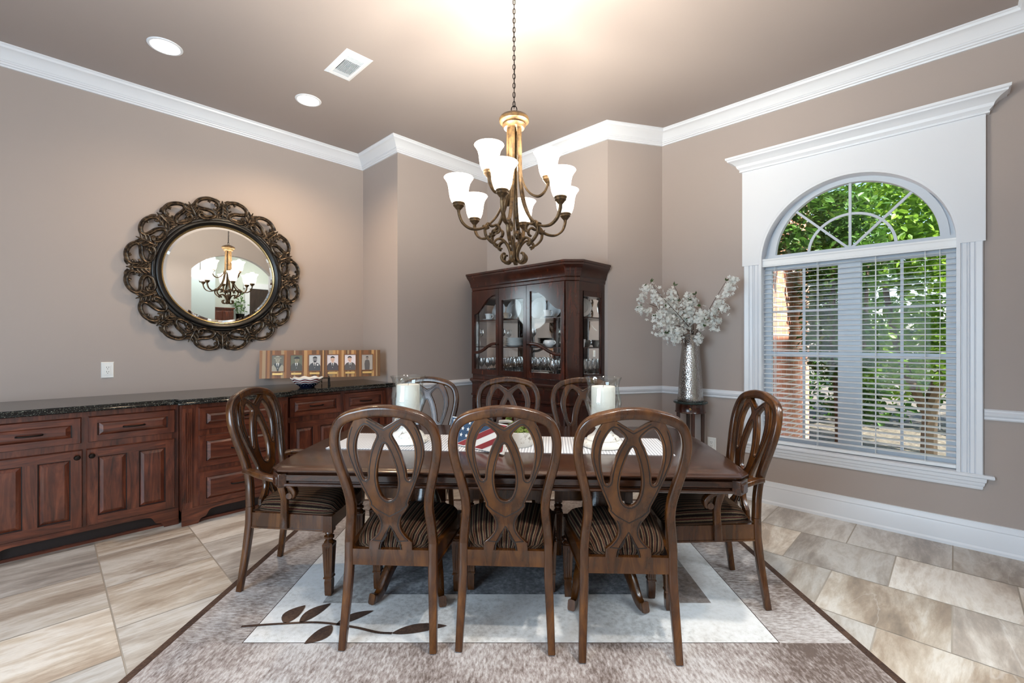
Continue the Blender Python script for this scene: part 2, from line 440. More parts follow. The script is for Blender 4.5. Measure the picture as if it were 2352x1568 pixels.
struct(MB().prism([(-4.9, -2.4), (-4.9, 4.4), (.46, 4.4), (.46, -2.4)], CEIL, CEIL + .1).build('ceiling', M['ceil'], smooth=0))
struct(MB().box(-4.86, xL, -2.3, yJ + .1, 0, CEIL).build('wall_left', M['wall'], smooth=0))
struct(MB().box(xL, xA, yJ, yJ + .1, 0, CEIL).build('wall_return', M['wall'], smooth=0))
struct(MB().box(xA - .1, xA, yJ + .1, yA + .1, 0, CEIL).build('wall_alcove', M['wall'], smooth=0))
struct(MB().box(xA, P_C[0], yA, yA + .1, 0, CEIL).build('wall_back', M['wall'], smooth=0))
struct(MB().prism([P_C, P_D, (P_D[0] - .02, 4.36), (-2.4, 4.36), (-2.4, yA + .1), (P_C[0], yA + .1)], 0, CEIL).build('wall_angled', M['wall'], smooth=0))
# window wall: arched opening
WX0, WX1, WZ0, WZS, WC, WR = -1.181, .028, .49, 2.015, -.5765, .6045
T0, T1 = yW, yW + .15
wm = MB()
wm.box(P_D[0], WX0, T0, T1, 0, CEIL); wm.box(WX1, .52, T0, T1, 0, CEIL); wm.box(WX0, WX1, T0, T1, 0, WZ0 - .03)
arc = [(WC + WR * math.cos(PI - PI * i / 40), WZS + WR * math.sin(PI - PI * i / 40)) for i in range(41)]
wm.prism([(WX0, CEIL)] + arc + [(WX1, CEIL)], T0, T1, 'y')
struct(wm.build('wall_right', M['wall'], smooth=0))
# east wall with the segmental arch into the hall (seen in the mirror)
AY0, AY1, AZS, AZP = 1.84, 3.16, 2.48, 2.79
em = MB()
em.box(xE, xE + .14, -2.3, AY0, 0, CEIL); em.box(xE, xE + .14, AY1, yW, 0, CEIL)
hw = (AY1 - AY0) / 2; rise = AZP - AZS; Rr = (hw * hw + rise * rise) / (2 * rise); ang = math.asin(hw / Rr)
seg = [((AY0 + AY1) / 2 + Rr * math.sin(-ang + 2 * ang * i / 24), AZP - Rr + Rr * math.cos(-ang + 2 * ang * i / 24)) for i in range(25)]
em.prism([(AY0, CEIL)] + seg + [(AY1, CEIL)], xE, xE + .14, 'x')
struct(em.build('wall_east', M['wall'], smooth=0))
sm = MB()
sm.box(-4.86, -2.2, yS - .1, yS, 0, CEIL); sm.box(-.3, .54, yS - .1, yS, 0, CEIL); sm.box(-2.2, -.3, yS - .1, yS, 0, .5); sm.box(-2.2, -.3, yS - .1, yS, 2.6, CEIL)
struct(sm.build('wall_south', M['wall'], smooth=0))
# hall beyond the arch
struct(MB().box(1.7, 1.8, .2, 2.5, 0, 3.4).build('wall_hall', M['hallwall'], smooth=0))
struct(MB().box(3.6, 3.7, 1.5, 5.4, 0, 3.4).box(.54, 3.7, 5.4, 5.5, 0, 3.4).box(.54, 1.7, .1, .2, 0, 3.4).box(1.8, 3.7, 1.4, 1.5, 0, 3.4).box(xE + .14, xE + .2, T1, 5.4, 0, 3.4).build('wall_hall_far', M['hallwall'], smooth=0))
struct(MB().box(xE + .06, 3.7, .1, 5.5, 3.4, 3.5).build('ceiling_hall', M['trim'], smooth=0))
lamp('hall_area_light', 'AREA', (2.4, 3.6, 3.38), 40, (1, .96, .9), size=.5)  # area light added for the hall, no fixture built
lamp('hall_fill_light', 'AREA', (1.25, 2.5, 3.33), 80, (.74, .88, 1.0), (0, rad(24), 0), shape='RECTANGLE', size=.7, size_y=1.6)  # added light hidden above the arch, brightens the floor and rug beyond it
# mouldings
crown = [(0, 0), (.127, 0), (.127, -.008), (.118, -.013), (.113, -.026), (.100, -.030), (.086, -.038), (.066, -.055), (.052, -.073), (.046, -.082), (.040, -.085), (.040, -.093), (.031, -.098), (.028, -.106), (.017, -.110), (.014, -.120), (0, -.120)]
struct(MB().mould(LOOP, [(d, CEIL + z) for d, z in crown], closed=True).build('trim_1', M['trim'], smooth=20))
rail = [(0, .848), (.010, .848), (.016, .856), (.012, .866), (.022, .878), (.026, .892), (.018, .902), (.016, .910), (.006, .918), (0, .918)]
tr = MB(); tr.mould([(xA, yJ + .002), (xA, yA), P_C, P_D, (-1.301, yW)], rail); tr.mould([(.136, yW), (xE, yW), (xE, AY1 + .1)], rail)
struct(tr.build('trim_2', M['trim'], smooth=20))
base = [(0, 0), (.024, 0), (.024, .018), (.018, .030), (.018, .130), (.015, .140), (.017, .147), (.010, .165), (.008, .183), (0, .185)]
bb = MB(); bb.mould([(xA, yJ + .002), (xA, yA), P_C, P_D, (xE, yW), (xE, AY1 + .1)], base); bb.mould([(xE, AY0 - .1), (xE, yS), (xL, yS), (xL, -.4)], base)
struct(bb.build('baseboard_right', M['trim'], smooth=20))

# ---- window_1: header board with arch, casings, stool, apron, frames, panes
win = struct(bpy.data.objects.new('window_1', None)); COL.objects.link(win); win.location = (0, 0, 0)
HX0, HX1, HZ0, HZ1 = -1.31, .143, 1.995, 2.80
hb = MB(); HR = WR - .004
arcH = [(WC + HR * math.cos(PI - PI * i / 48), WZS + HR * math.sin(PI - PI * i / 48)) for i in range(49)]
hb.prism([(HX0, HZ0), (HX0, HZ1), (HX1, HZ1), (HX1, HZ0), (WX1 - .004, HZ0)] + arcH[::-1] + [(WX0 + .004, HZ0)], yW - .03, yW, 'y')
hb.build('header_board', M['trim'], win, smooth=0)
hc = [(0, 0), (.018, 0), (.020, .010), (.014, .014), (.030, .030), (.034, .034), (.040, .052), (.062, .074), (.082, .084), (.094, .088), (.096, .098), (.106, .104), (.108, .120), (0, .120)]
MB().mould([(HX0, yW), (HX0, yW - .03), (HX1, yW - .03), (HX1, yW)], [(d - .001, HZ1 + z) for d, z in hc]).build('head_crown', M['trim'], win, smooth=25)
for nm, x0, x1, fl in (('casing', -1.299, WX0 + .004, 1), ('casing', WX1 - .004, .132, 0)):
    w = x1 - x0
    pr = [(0, 0), (0, .013), (.10, .013), (.12, .017), (.30, .017), (.33, .012), (.37, .018), (.41, .018), (.44, .012), (.47, .018), (.62, .020), (.66, .014), (.70, .022), (.95, .026), (1, .022), (1, 0)]
    if fl: poly = [(x1 - w * a, yW - b) for a, b in pr]
    else: poly = [(x0 + w * a, yW - b) for a, b in pr]
    MB().prism(poly, .495, HZ0 + .002).build(nm, M['trim'], win, smooth=0)
st = MB(); st.mould([(-1.312, yW), (-1.312, yW - .002), (.148, yW - .002), (.148, yW)], [(0, .470), (.030, .470), (.036, .476), (.036, .489), (.031, .495), (0, .495)])
st.box(-1.18, .028, yW - .003, T1 - .03, .470, .495)
st.build('stool', M['trim'], win, smooth=25)
MB().mould([(-1.285, yW), (-1.285, yW - .002), (.122, yW - .002), (.122, yW)], [(0, .395), (.006, .395), (.010, .404), (.010, .416), (.014, .420), (.018, .432), (.018, .440), (.024, .446), (.026, .462), (.026, .470), (0, .470)]).build('apron', M['trim'], win, smooth=25)
# reveal lining
rv = MB()
inn = [(WC + (WR - .02) * math.cos(PI - PI * i / 48), WZS + (WR - .02) * math.sin(PI - PI * i / 48)) for i in range(49)]
out = arc and [(WC + WR * math.cos(PI - PI * i / 48), WZS + WR * math.sin(PI - PI * i / 48)) for i in range(49)]
ring = [(WX0, .495)] + out + [(WX1, .495), (WX1 - .02, .495)] + inn[::-1] + [(WX0 + .02, .495)]
rv.prism(ring, yW - .028, T1 - .01, 'y'); rv.build('reveal', M['trim'], win, smooth=30)
GY = 4.325
def sash_ring(mb, r0, r1, y0, y1, zs):
    o_ = [(WC + r1 * math.cos(PI - PI * i / 48), zs + r1 * math.sin(PI - PI * i / 48)) for i in range(49)]
    i_ = [(WC + r0 * math.cos(PI - PI * i / 48), zs + r0 * math.sin(PI - PI * i / 48)) for i in range(49)]
    mb.prism(o_ + i_[::-1], y0, y1, 'y')
fan = MB(); ZF = 2.06
sash_ring(fan, .505, .555, GY - .03, GY + .02, ZF); sash_ring(fan, .55, WR - .021, GY - .012, GY + .018, ZF - .03)
sash_ring(fan, .262, .280, GY - .0088, GY + .0048, ZF)
fan.box(WC - .583, WC + .583, GY - .031, GY + .021, ZF - .05, ZF + .015)
for ia, a in enumerate((45, 90, 135)):
    d = Vector((math.cos(rad(a)), 0, math.sin(rad(a)))); c = Vector((WC, GY - .002 - .0004 * ia, ZF))
    fan.sweep([c, c + d * .51], rrect(.018, .016, .2, 1), (0, 1, 0))
fan.build('fan_sash', M['vinyl'], win, smooth=30)
MB().prism([(WC - .51, ZF)] + [(WC + .51 * math.cos(PI - PI * i / 32), ZF + .51 * math.sin(PI - PI * i / 32)) for i in range(33)], GY - .001, GY + .003, 'y').build('fan_pane', M['wpane'], win, smooth=0)
sl = MB(); zb, zt = .497, 2.0
for (x0, x1) in ((WX0 + .02, -.60), (-.553, WX1 - .02)):
    sl.box(x0, x0 + .05, GY - .025, GY + .02, zb, zt); sl.box(x1 - .05, x1, GY - .025, GY + .02, zb, zt)
    sl.box(x0, x1, GY - .024, GY + .019, zb, zb + .055); sl.box(x0, x1, GY - .024, GY + .019, zt - .055, zt)
    sl.box(x0, x1, GY - .022, GY + .018, 1.225, 1.265)
    xm = (x0 + x1) / 2
    sl.box(xm - .009, xm + .009, GY - .010, GY + .006, zb, zt)
    for z in (.875, 1.60): sl.box(x0, x1, GY - .0095, GY + .0055, z - .009, z + .009)
sl.box(-.645, -.508, GY - .03, GY + .022, zb, zt)
sl.build('sash', M['vinyl'], win, smooth=0)
MB().box(WX0 + .05, -.62, GY - .001, GY + .003, zb, zt).build('pane', M['wpane'], win, smooth=0)
MB().box(-.53, WX1 - .05, GY - .001, GY + .003, zb, zt).build('pane', M['wpane'], win, smooth=0)

# ---- venetian blind hanging in the lower window
bl = thing('venetian_blind', 'white horizontal venetian blind hanging open in the arched window', 'blind', (WC, 4.262, 2.04))
MB().mould([(-.601, .02), (-.601, -.034), (.601, -.034), (.601, .02)], [(-.02, -.065), (.004, -.065), (.006, -.055), (.003, -.050), (.003, -.018), (.008, -.010), (.008, 0), (-.02, 0)]).build('valance', M['blind'], bl, smooth=25)
MB().box(-.58, .58, -.005, .045, -.055, -.01).build('headrail', M['blind'], bl, smooth=0)
sb = MB(); ns = 36; zlo, zhi = -1.475, -.085
for i in range(ns):
    z = zlo + (zhi - zlo) * i / (ns - 1)
    sec = [(-.024, -.001), (-.012, .0015), (0, .0025), (.012, .0022), (.024, .001), (.024, -.001), (.012, .0005), (0, .0008), (-.012, -.0003), (-.024, -.003)]
    v = [(x, y + .008, z + w + y * .10) for x in (-.583, .583) for y, w in sec]; m = len(sec)
    sb.add(v, [(q, (q + 1) % m, m + (q + 1) % m, m + q) for q in range(m)] + [tuple(range(m))[::-1], tuple(range(m, 2 * m))])
sb.build('slats', M['blind'], bl, smooth=50)
MB().box(-.585, .585, -.018, .034, -1.540, -1.515).build('bottom_rail', M['blind'], bl, bevel=.004)
for x in (-.50, -.20, .16, .43):
    cdm = MB()
    for y in (-.017, .034): cdm.box(x - .0014, x + .0014, y - .001, y + .001, -1.52, -.06)
    cdm.box(x - .0008, x + .0008, .007, .009, -1.52, -.06)
    cdm.build('ladder_cord', M['cord'], bl, smooth=0)
cdm = MB(); cdm.tube([(.505, -.024, -.06), (.507, -.026, -.5), (.503, -.025, -.9), (.505, -.026, -1.25)], .002, 6)
cdm.lathe([(.0, 0), (.005, .006), (.004, .03), (.001, .04)], 8, (.505, -.026, -1.29)); cdm.build('pull_cord', M['cord'], bl)

# ---- window_2 in the south wall
for nm, cx, cy_, w, rz in (('window_2', -1.25, yS - .05, 1.9, 0),):
    w2 = MB()
    for x in (-w / 2, -w / 6 - .03, w / 6 - .03, w / 2 - .06): w2.box(x, x + .06, -.03, .03, .5, 2.6)
    w2.box(-w / 2, w / 2, -.03, .03, .5, .57); w2.box(-w / 2, w / 2, -.03, .03, 2.53, 2.6); w2.box(-w / 2, w / 2, -.03, .03, 1.5, 1.56)
    struct(w2.build(nm, M['vinyl'], None, smooth=0, loc=(cx, cy_, 0), rz=rz))

# ================================================================== outdoors
struct(MB().box(-14, 12, T1 + .02, 22, -.35, -.25).build('ground', M['mulch'], smooth=0))
struct(MB().prism([(-.45, 6.4), (3.2, 5.2), (9, 9), (9, 16), (1.0, 15)], -.26, -.235).build('path', M['concrete'], smooth=0))
bw = MB(); bw.box(-4.0, -1.32, 5.0, 6.75, -.3, 3.8)
bo = bw.build('brick_wing', M['brick'], None, smooth=0)
tag(bo, 'sunlit red brick house wing outside the window behind the leaves', 'house')
MB().box(-4.2, -1.1, 4.8, 7.0, 3.8, 3.92).build('eave', M['trim'], bo, smooth=0)
def tree(name, label, cat, loc, trunk, blobs, n, size, mat, group=None, xmin=-99):
    t = thing(name, label, cat, loc, group=group)
    tm = MB()
    for path, r0, r1 in trunk:
        p = cr(path, 5); k = len(p); tm.tube(p, [r0 + (r1 - r0) * i / (k - 1) for i in range(k)], 7)
    tm.build('trunk', M['bark'], t)
    lm = MB(); tot = sum(b[3] ** 2 * b[4] for b in blobs)
    for (x, y, z, r, sq) in blobs:
        for _ in range(int(n * r * r * sq / tot)):
            d = Vector((random.gauss(0, 1), random.gauss(0, 1), random.gauss(0, 1))).normalized() * (r * random.random() ** .33)
            c = Vector((x + d.x, y + d.y, z + d.z * sq))
            if c.x + loc[0] < xmin: continue
            s = size * random.uniform(.7, 1.25)
            ax = Vector((random.gauss(0, 1), random.gauss(0, 1), random.gauss(-.25, .6))).normalized()
            up = Vector((random.gauss(0, .5), random.gauss(0, .5), 1)).normalized()
            sd = ax.cross(up).normalized(); nn = sd.cross(ax)
            lm.add([c, c + ax * s * .35 + sd * s * .28 + nn * s * .06, c + ax * s * .75 + sd * s * .2 + nn * s * .02, c + ax * s - nn * s * .08, c + ax * s * .75 - sd * s * .2 + nn * s * .02, c + ax * s * .35 - sd * s * .28 + nn * s * .06],
                   [(0, 1, 2, 3), (0, 3, 4, 5)])
    me = lm.mesh('foliage', mat, smooth=0); o = bpy.data.objects.new('foliage', me); COL.objects.link(o); o.parent = t
    return t
tree('leafy_tree', 'tall dense tree behind the right half of the arched window', 'tree', (-.35, 8.0, -.26),
     [([(.1, 0, 0), (.15, .1, .9), (.45, .1, 1.7), (.7, 0, 2.6)], .09, .05), ([(.12, 0, .6), (-.2, .1, 1.5), (-.4, .2, 2.8)], .06, .03)],
     [(-.5, 0, 3.0, .95, .8), (.65, .2, 2.7, 1.0, .9), (.1, .1, 3.9, 1.1, .6), (.75, -.1, 1.55, .75, 1.0), (-.35, .3, 1.5, .75, 1.0)], 9500, .115, M['leaf_bright'])
tree('leafy_shrub', 'dark glossy shrub outside the left half of the arched window, before the brick wing', 'shrub', (-1.0, 5.9, -.26),
     [([(.10, 0, 0), (.12, 0, .8), (.05, .05, 1.9), (.1, 0, 2.9)], .05, .02), ([(.12, 0, .5), (.3, .1, 1.5), (.35, .1, 2.4)], .04, .015)],
     [(.10, .1, 2.5, .48, 1.0), (.12, 0, 1.6, .36, 1.2), (.25, .2, .95, .26, .9), (-.02, -.05, 3.0, .5, .6), (.0, .2, 2.1, .36, 1), (-.08, -.95, 3.0, .26, .8), (-.16, -.92, 2.60, .24, .7)], 5000, .085, M['leaf_dark'], xmin=-1.24)
tree('leafy_hedge', 'dark hedge filling the far garden beyond the tall tree', 'hedge', (0, 11.5, -.26),
     [([(-1.2, 0, 0), (-1.2, .1, 2)], .06, .04)],
     [(-3.4, 0, 1.6, 1.5, 1.1), (-1.4, 0, 1.5, 1.6, 1.0), (.9, .3, 1.8, 1.5, 1.2), (-2.6, .2, 3.8, 1.4, .9), (0, .3, 3.9, 1.5, .8)], 7500, .19, M['leaf_dark'])

# ================================================================== rug (dining axes as the local frame)
RX, RY0, RY1, RZ = 1.545, 1.22, 3.86, .012
rb = MB()
rb.box(-RX + .004, RX - .004, RY0 + .004, RY1 - .004, .0005, RZ - .002, 0)
def rq(x0, x1, y0, y1, mi, dz=0): rb.add([(x0, y0, RZ + dz), (x1, y0, RZ + dz), (x1, y1, RZ + dz), (x0, y1, RZ + dz)], [(0, 1, 2, 3)], mi)
fx0, fx1, fy0, fy1 = -1.20, 1.19, 2.02, 3.50
e = .035
for (x0, x1, y0, y1) in ((-RX, RX, RY0, RY0 + e), (-RX, RX, RY1 - e, RY1), (-RX, -RX + e, RY0 + e, RY1 - e), (RX - e, RX, RY0 + e, RY1 - e)):
    rb.box(x0, x1, y0, y1, 0, RZ + .001, 0)
rq(-RX + e, fx0, fy0, RY1 - e, 1); rq(fx1, RX - e, fy0, RY1 - e, 1); rq(fx0, fx1, fy1, RY1 - e, 1); rq(-RX + e, RX - e, RY0 + e, fy0, 2)
gp = .004   # carved grooves between the fields show the dark base
rq(fx0 + gp, fx1 - gp, fy0 + gp, 2.33, 3); rq(fx0 + gp, -.97, 2.33, fy1 - gp, 3); rq(1.02, fx1 - gp, 2.33, fy1 - gp, 3)
rq(-.97, -.70, 2.33, 2.86, 4); rq(-.70 + gp, .66, 2.41, 2.98, 5); rq(-.70 + gp, .66, 2.33, 2.41, 3)
rq(.66 + gp, .86, 2.33, 2.98, 3); rq(.86, 1.02, 2.33, 2.70, 6); rq(.86, 1.02, 2.70, fy1 - gp, 4); rq(-.97, -.70, 2.86 + gp, fy1 - gp, 3)
rq(-.70 + gp, .86, 2.98 + gp, fy1 - gp, 4)
def leaf2(x, y, ang, L, w):
    c, s = math.cos(rad(ang)), math.sin(rad(ang)); pts = []
    for i in range(24):
        t = .5 - .5 * math.cos(i / 24 * 2 * PI); k = (1 if i < 12 else -1) * math.sin(PI * t ** .85) ** .8
        a, b = t * L, k * w + math.sin(t * PI) * w * .35; pts.append((x + a * c - b * s, y + a * s + b * c, RZ + .0022))
    rb.add(pts, [tuple(range(24))], 0)
stem = cr([(-1.27, 2.135), (-1.10, 2.155), (-.92, 2.165), (-.74, 2.13), (-.62, 2.092), (-.55, 2.085)], 6)
for p, q in zip(stem, stem[1:]):
    d = (q - p).normalized(); nx, ny = -d.y * .008, d.x * .008
    rb.add([(p.x - nx, p.y - ny, RZ + .0022), (q.x - nx, q.y - ny, RZ + .0022), (q.x + nx, q.y + ny, RZ + .0022), (p.x + nx, p.y + ny, RZ + .0022)], [(0, 1, 2, 3)], 0)
leaf2(-1.08, 2.16, 78, .15, .042); leaf2(-1.01, 2.165, 62, .18, .036); leaf2(-.83, 2.15, 38, .18, .030); leaf2(-.85, 2.145, 243, .15, .040); leaf2(-.55, 2.085, 13, .25, .034)
rug = rb.build('area_rug', [M['rug_edge'], M['rug_border'], M['rug_front'], M['rug_pale'], M['rug_mid'], M['rug_dark'], M['rug_brown']], None, smooth=0, rz=YAW)
tag(rug, 'large patchwork area rug with a dark leaf branch, under the dining table', 'rug')

# ================================================================== dining table
TH = .76
RT = RZ + .003   # what stands on the rug
TA = YAW - rad(3.0); TLOC = D(-.01, 2.64, RT)
tb = thing('dining_table', 'long dark glossy wooden dining table on two pedestals, laid with a white runner', 'table', TLOC, TA)
hz = TH - RT
def outline(hx, hy, ch, bow):
    """clipped-corner top with slightly bowed ends"""
    pts = []
    pts += [(-hx + ch, -hy), (hx - ch, -hy)]
    for i in range(9):
        t = -1 + 2 * i / 8; pts.append((hx + bow * (1 - t * t), t * (hy - ch)))
    pts += [(hx - ch, hy), (-hx + ch, hy)]
    for i in range(9):
        t = 1 - 2 * i / 8; pts.append((-hx - bow * (1 - t * t), t * (hy - ch)))
    return pts
def stack(mb, layers, mi=0):
    n = len(layers[0][0]); v = []; f = []
    for pts, z in layers: v += [(x, y, z) for x, y in pts]
    for j in range(len(layers) - 1):
        for i in range(n):
            k = (i + 1) % n; f.append((j * n + i, j * n + k, (j + 1) * n + k, (j + 1) * n + i))
    f += [tuple(range(n))[::-1], tuple((len(layers) - 1) * n + i for i in range(n))]
    mb.add(v, f, mi)
hx, hy, ch = 1.115, .578, .055
O = lambda d: outline(hx - d, hy - d, ch, .03)
t = MB(); stack(t, [(O(.030), hz - .028), (O(.012), hz - .024), (O(.004), hz - .016), (O(.004), hz - .011), (O(.010), hz - .008), (O(.016), hz - .002), (O(.022), hz)])
t.build('tabletop', M['table'], tb, smooth=30)
t = MB(); stack(t, [(O(.045), hz - .092), (O(.026), hz - .092), (O(.022), hz - .087), (O(.026), hz - .080), (O(.040), hz - .076), (O(.040), hz - .074), (O(.031), hz - .066), (O(.031), hz - .040), (O(.040), hz - .034), (O(.030), hz - .0285)])
t.build('apron', M['table'], tb, smooth=30)
for sx in (-1, 1):
    for sy in (-1, 1):
        c = MB(); a = Vector((sx * (hx - ch * .5 - .020), sy * (hy - ch * .5 - .020), 0)); r = math.atan2(sy, sx)
        T = Matrix.Translation(a) @ Matrix.Rotation(r, 4, 'Z')
        c.box(-.02, .020, -.040, .040, hz - .096, hz - .030, 0, T); c.box(.016, .026, -.027, .027, hz - .085, hz - .045, 0, T)
        c.build('corner_post', M['table'], tb, bevel=.004)
def pedestal(x):
    p = MB()
    p.lathe([(.0, .13), (.075, .13), (.085, .15), (.085, .20), (.065, .215), (.060, .24), (.085, .28), (.098, .34), (.092, .40), (.070, .46), (.058, .50), (.066, .515), (.080, .53), (.080, .56), (.06, .575), (.06, .62), (0, .62)], 28, (x, 0, 0))
    p.box(x - .16, x + .16, -.30, .30, .60, hz - .09)
    o = p.build('pedestal', M['table'], tb, smooth=30)
    for sx in (-1, 1):
        for sy in (-1, 1):
            f = MB()
            path = [(x + sx * .05, sy * .06, .20), (x + sx * .10, sy * .16, .185), (x + sx * .135, sy * .245, .115), (x + sx * .155, sy * .305, .045), (x + sx * .168, sy * .345, .026), (x + sx * .182, sy * .375, .032)]
            pc = cr(path, 5); k = len(pc)
            f.sweep(pc, rrect(.047, .062, .45, 2), (0, 0, 1), scale=[1.15 - .45 * min(1, i / (k * .75)) + (.12 if i > k * .85 else 0) for i in range(k)])
            f.build('foot', M['chair'], tb, smooth=40)
pedestal(-.50); pedestal(.505)
# runner, lying on the table
rn = MB(); L, Wd = .94, .205
rn.box(-L, L, -Wd, Wd, 0, .002)
ro = rn.build('table_runner', M['runner'], None, smooth=0, loc=D(-.075, 2.635, TH + .0004), rz=YAW - rad(5.0))
tag(ro, 'white and grey gingham runner lying along the dining table', 'table runner')

# ================================================================== chairs
YL = [(0, 0), (.20, .030), (.36, .048), (.45, .050), (.54, .043), (.62, .030), (.72, .010), (.82, -.012), (.92, -.034), (1.04, -.062), (1.2, -.09)]
def lean(z): return interp(z, YL)
HALF = [(.200, 0), (.196, .10), (.192, .20), (.188, .30), (.187, .38), (.187, .45), (.181, .52), (.174, .58), (.173, .63), (.179, .68), (.194, .745), (.211, .815), (.220, .875), (.219, .925), (.207, .968), (.184, 1.000), (.150, 1.020), (.112, 1.031), (.072, 1.040), (.035, 1.045), (0, 1.046)]
CUT = 5
def hoop():
    pts = HALF[CUT:] + [(-x, z) for x, z in HALF[CUT:-1][::-1]]
    p2 = cr(pts, 4); path = [(p.x, lean(p.y), p.y) for p in p2]
    ref = []
    for p in p2:
        dz = (lean(p.y + .01) - lean(p.y - .01)) / .02; ref.append((0, 1, -dz))
    sc = [1.0 + .16 * max(0, (p.y - .97) / .08) for p in p2]
    return path, ref, sc
def rear_leg_path(s):
    p2 = cr([(s * x, z) for x, z in HALF[:CUT + 1]], 4)
    return [(p.x, lean(p.y), p.y) for p in p2]
def zc(yz): # traced height (photo zoom rows) -> metres
    Y = 1.90 + .085 * (yz - 57) / 833
    return 1.35 - (136 + yz / 2.529) * Y / 1045.3
def P2(pts): return [(x / 2.529 * (1.90 + .085 * (y - 57) / 833) / 1045.3, zc(y)) for x, y in pts]
def mirrorx(pts): return pts + [(-x, z) for x, z in pts[::-1] if abs(x) > 1e-4]
# splat outline, right half from the V at the top down to the arch between the feet
So = [(0, 176), (50, 147), (98, 120), (150, 112), (186, 155), (213, 215), (228, 285), (224, 345), (200, 425), (166, 510), (128, 594), (116, 622), (118, 640), (100, 668), (72, 705), (60, 745), (66, 785), (95, 825), (128, 852), (130, 905), (70, 905), (62, 862), (40, 822), (18, 786), (0, 770)]
outer = cr(P2(So), 3, sharp=(0, 11, 12, 18, 19, 20))
OUT = [(p.x, p.y) for p in outer]; OUT = OUT + [(-x, z) for x, z in OUT[::-1] if x > 1e-4]
h1 = [(46, 216), (72, 186), (108, 164), (140, 195), (165, 250), (174, 310), (168, 380), (153, 445), (142, 478), (128, 486), (117, 470), (113, 425), (96, 345), (72, 280), (50, 238)]
H1 = [(p.x, p.y) for p in cr(P2(h1), 3, closed=True)]
oval = [(0, 272), (18, 300), (40, 360), (56, 425), (62, 485), (54, 545), (34, 592), (0, 610)]
ov = P2(oval); OV = [(p.x, p.y) for p in cr(ov + [(-x, z) for x, z in ov[1:-1][::-1]], 3, closed=True)]
H1m = [(-x, z) for x, z in H1[::-1]]
v_, f_ = flat_solid([OUT, H1, H1m, OV], .022, .003, 'splat')
sp = MB(); sp.add([(x, y + lean(z) - .002, z) for x, y, z in v_], f_, 0)
def area2(l): return sum(a[0] * b[1] - b[0] * a[1] for a, b in zip(l, l[1:] + l[:1]))
def groove(mb, loop, d, mi, closed=True, ydist=.0112, w=.0021):
    if closed and area2(loop) < 0: loop = loop[::-1]
    lp = inset(loop, d) if closed else loop
    for s in (-1, 1):
        mb.sweep([(x, lean(z) - .002 + s * ydist, z) for x, z in lp], [(-w, -.0006), (w, -.0006), (w, .0006), (-w, .0006)], (0, 1, 0), closed=closed, mi=mi, cap=False)
for lp in (H1, H1m, OV): groove(sp, lp, -.0085, 1)
ol = [p for p in OUT if zc(640) < p[1] < zc(170)]
right = [(x - .0095, z) for x, z in ol if x > 0]; left = [(-x, z) for x, z in right]
groove(sp, right, 0, 1, False); groove(sp, left, 0, 1, False)
vv = P2([(108, 634), (70, 668), (0, 705)]); groove(sp, vv + [(-x, z) for x, z in vv[:-1][::-1]], 0, 1, False)
lowr = [(x - .009, z) for x, z in OUT if x > 0 and zc(850) < z < zc(680) and x > .02]; groove(sp, lowr, 0, 1, False); groove(sp, [(-x, z) for x, z in lowr], 0, 1, False)
arch_ = [(p.x, p.y) for p in cr(P2([(62, 895), (54, 855), (30, 812), (9, 772), (0, 758)]), 3)]; groove(sp, arch_ + [(-x, z) for x, z in arch_[:-1][::-1]], 0, 1, False)
top_ = P2([(95, 136), (50, 164), (0, 192)]); groove(sp, top_ + [(-x, z) for x, z in top_[:-1][::-1]], 0, 1, False)
splat_me = sp.mesh('splat', [M['chair'], M['chairdark']], smooth=30)
hp, href, hsc = hoop()
hb_ = MB(); hb_.sweep(hp, rrect(.040, .036, .55, 3), href, scale=hsc)
for d in (-.011, .011):   # two carved lines on the front face
    pp = []
    for i, p in enumerate(hp):
        a, b = Vector(hp[max(0, i - 1)]), Vector(hp[min(len(hp) - 1, i + 1)]); tt = (b - a).normalized(); N = Vector(href[i]).normalized(); B = tt.cross(N)
        pp.append(Vector(p) + B * d + N * .0165 * hsc[i])
    hb_.sweep(pp, [(-.0018, -.001), (.0018, -.001), (.0018, .0016), (-.0018, .0016)], href, mi=1, cap=False)
back_me = hb_.mesh('back_frame', [M['chair'], M['chairdark']], smooth=50)
def rl_mesh(s):
    p = rear_leg_path(s); return MB().sweep(p, rrect(.038, .036, .35, 2), (0, 1, 0), scale=[.82 + .18 * min(1, q[2] / .3) for q in p]).mesh('leg', M['chair'], 50)
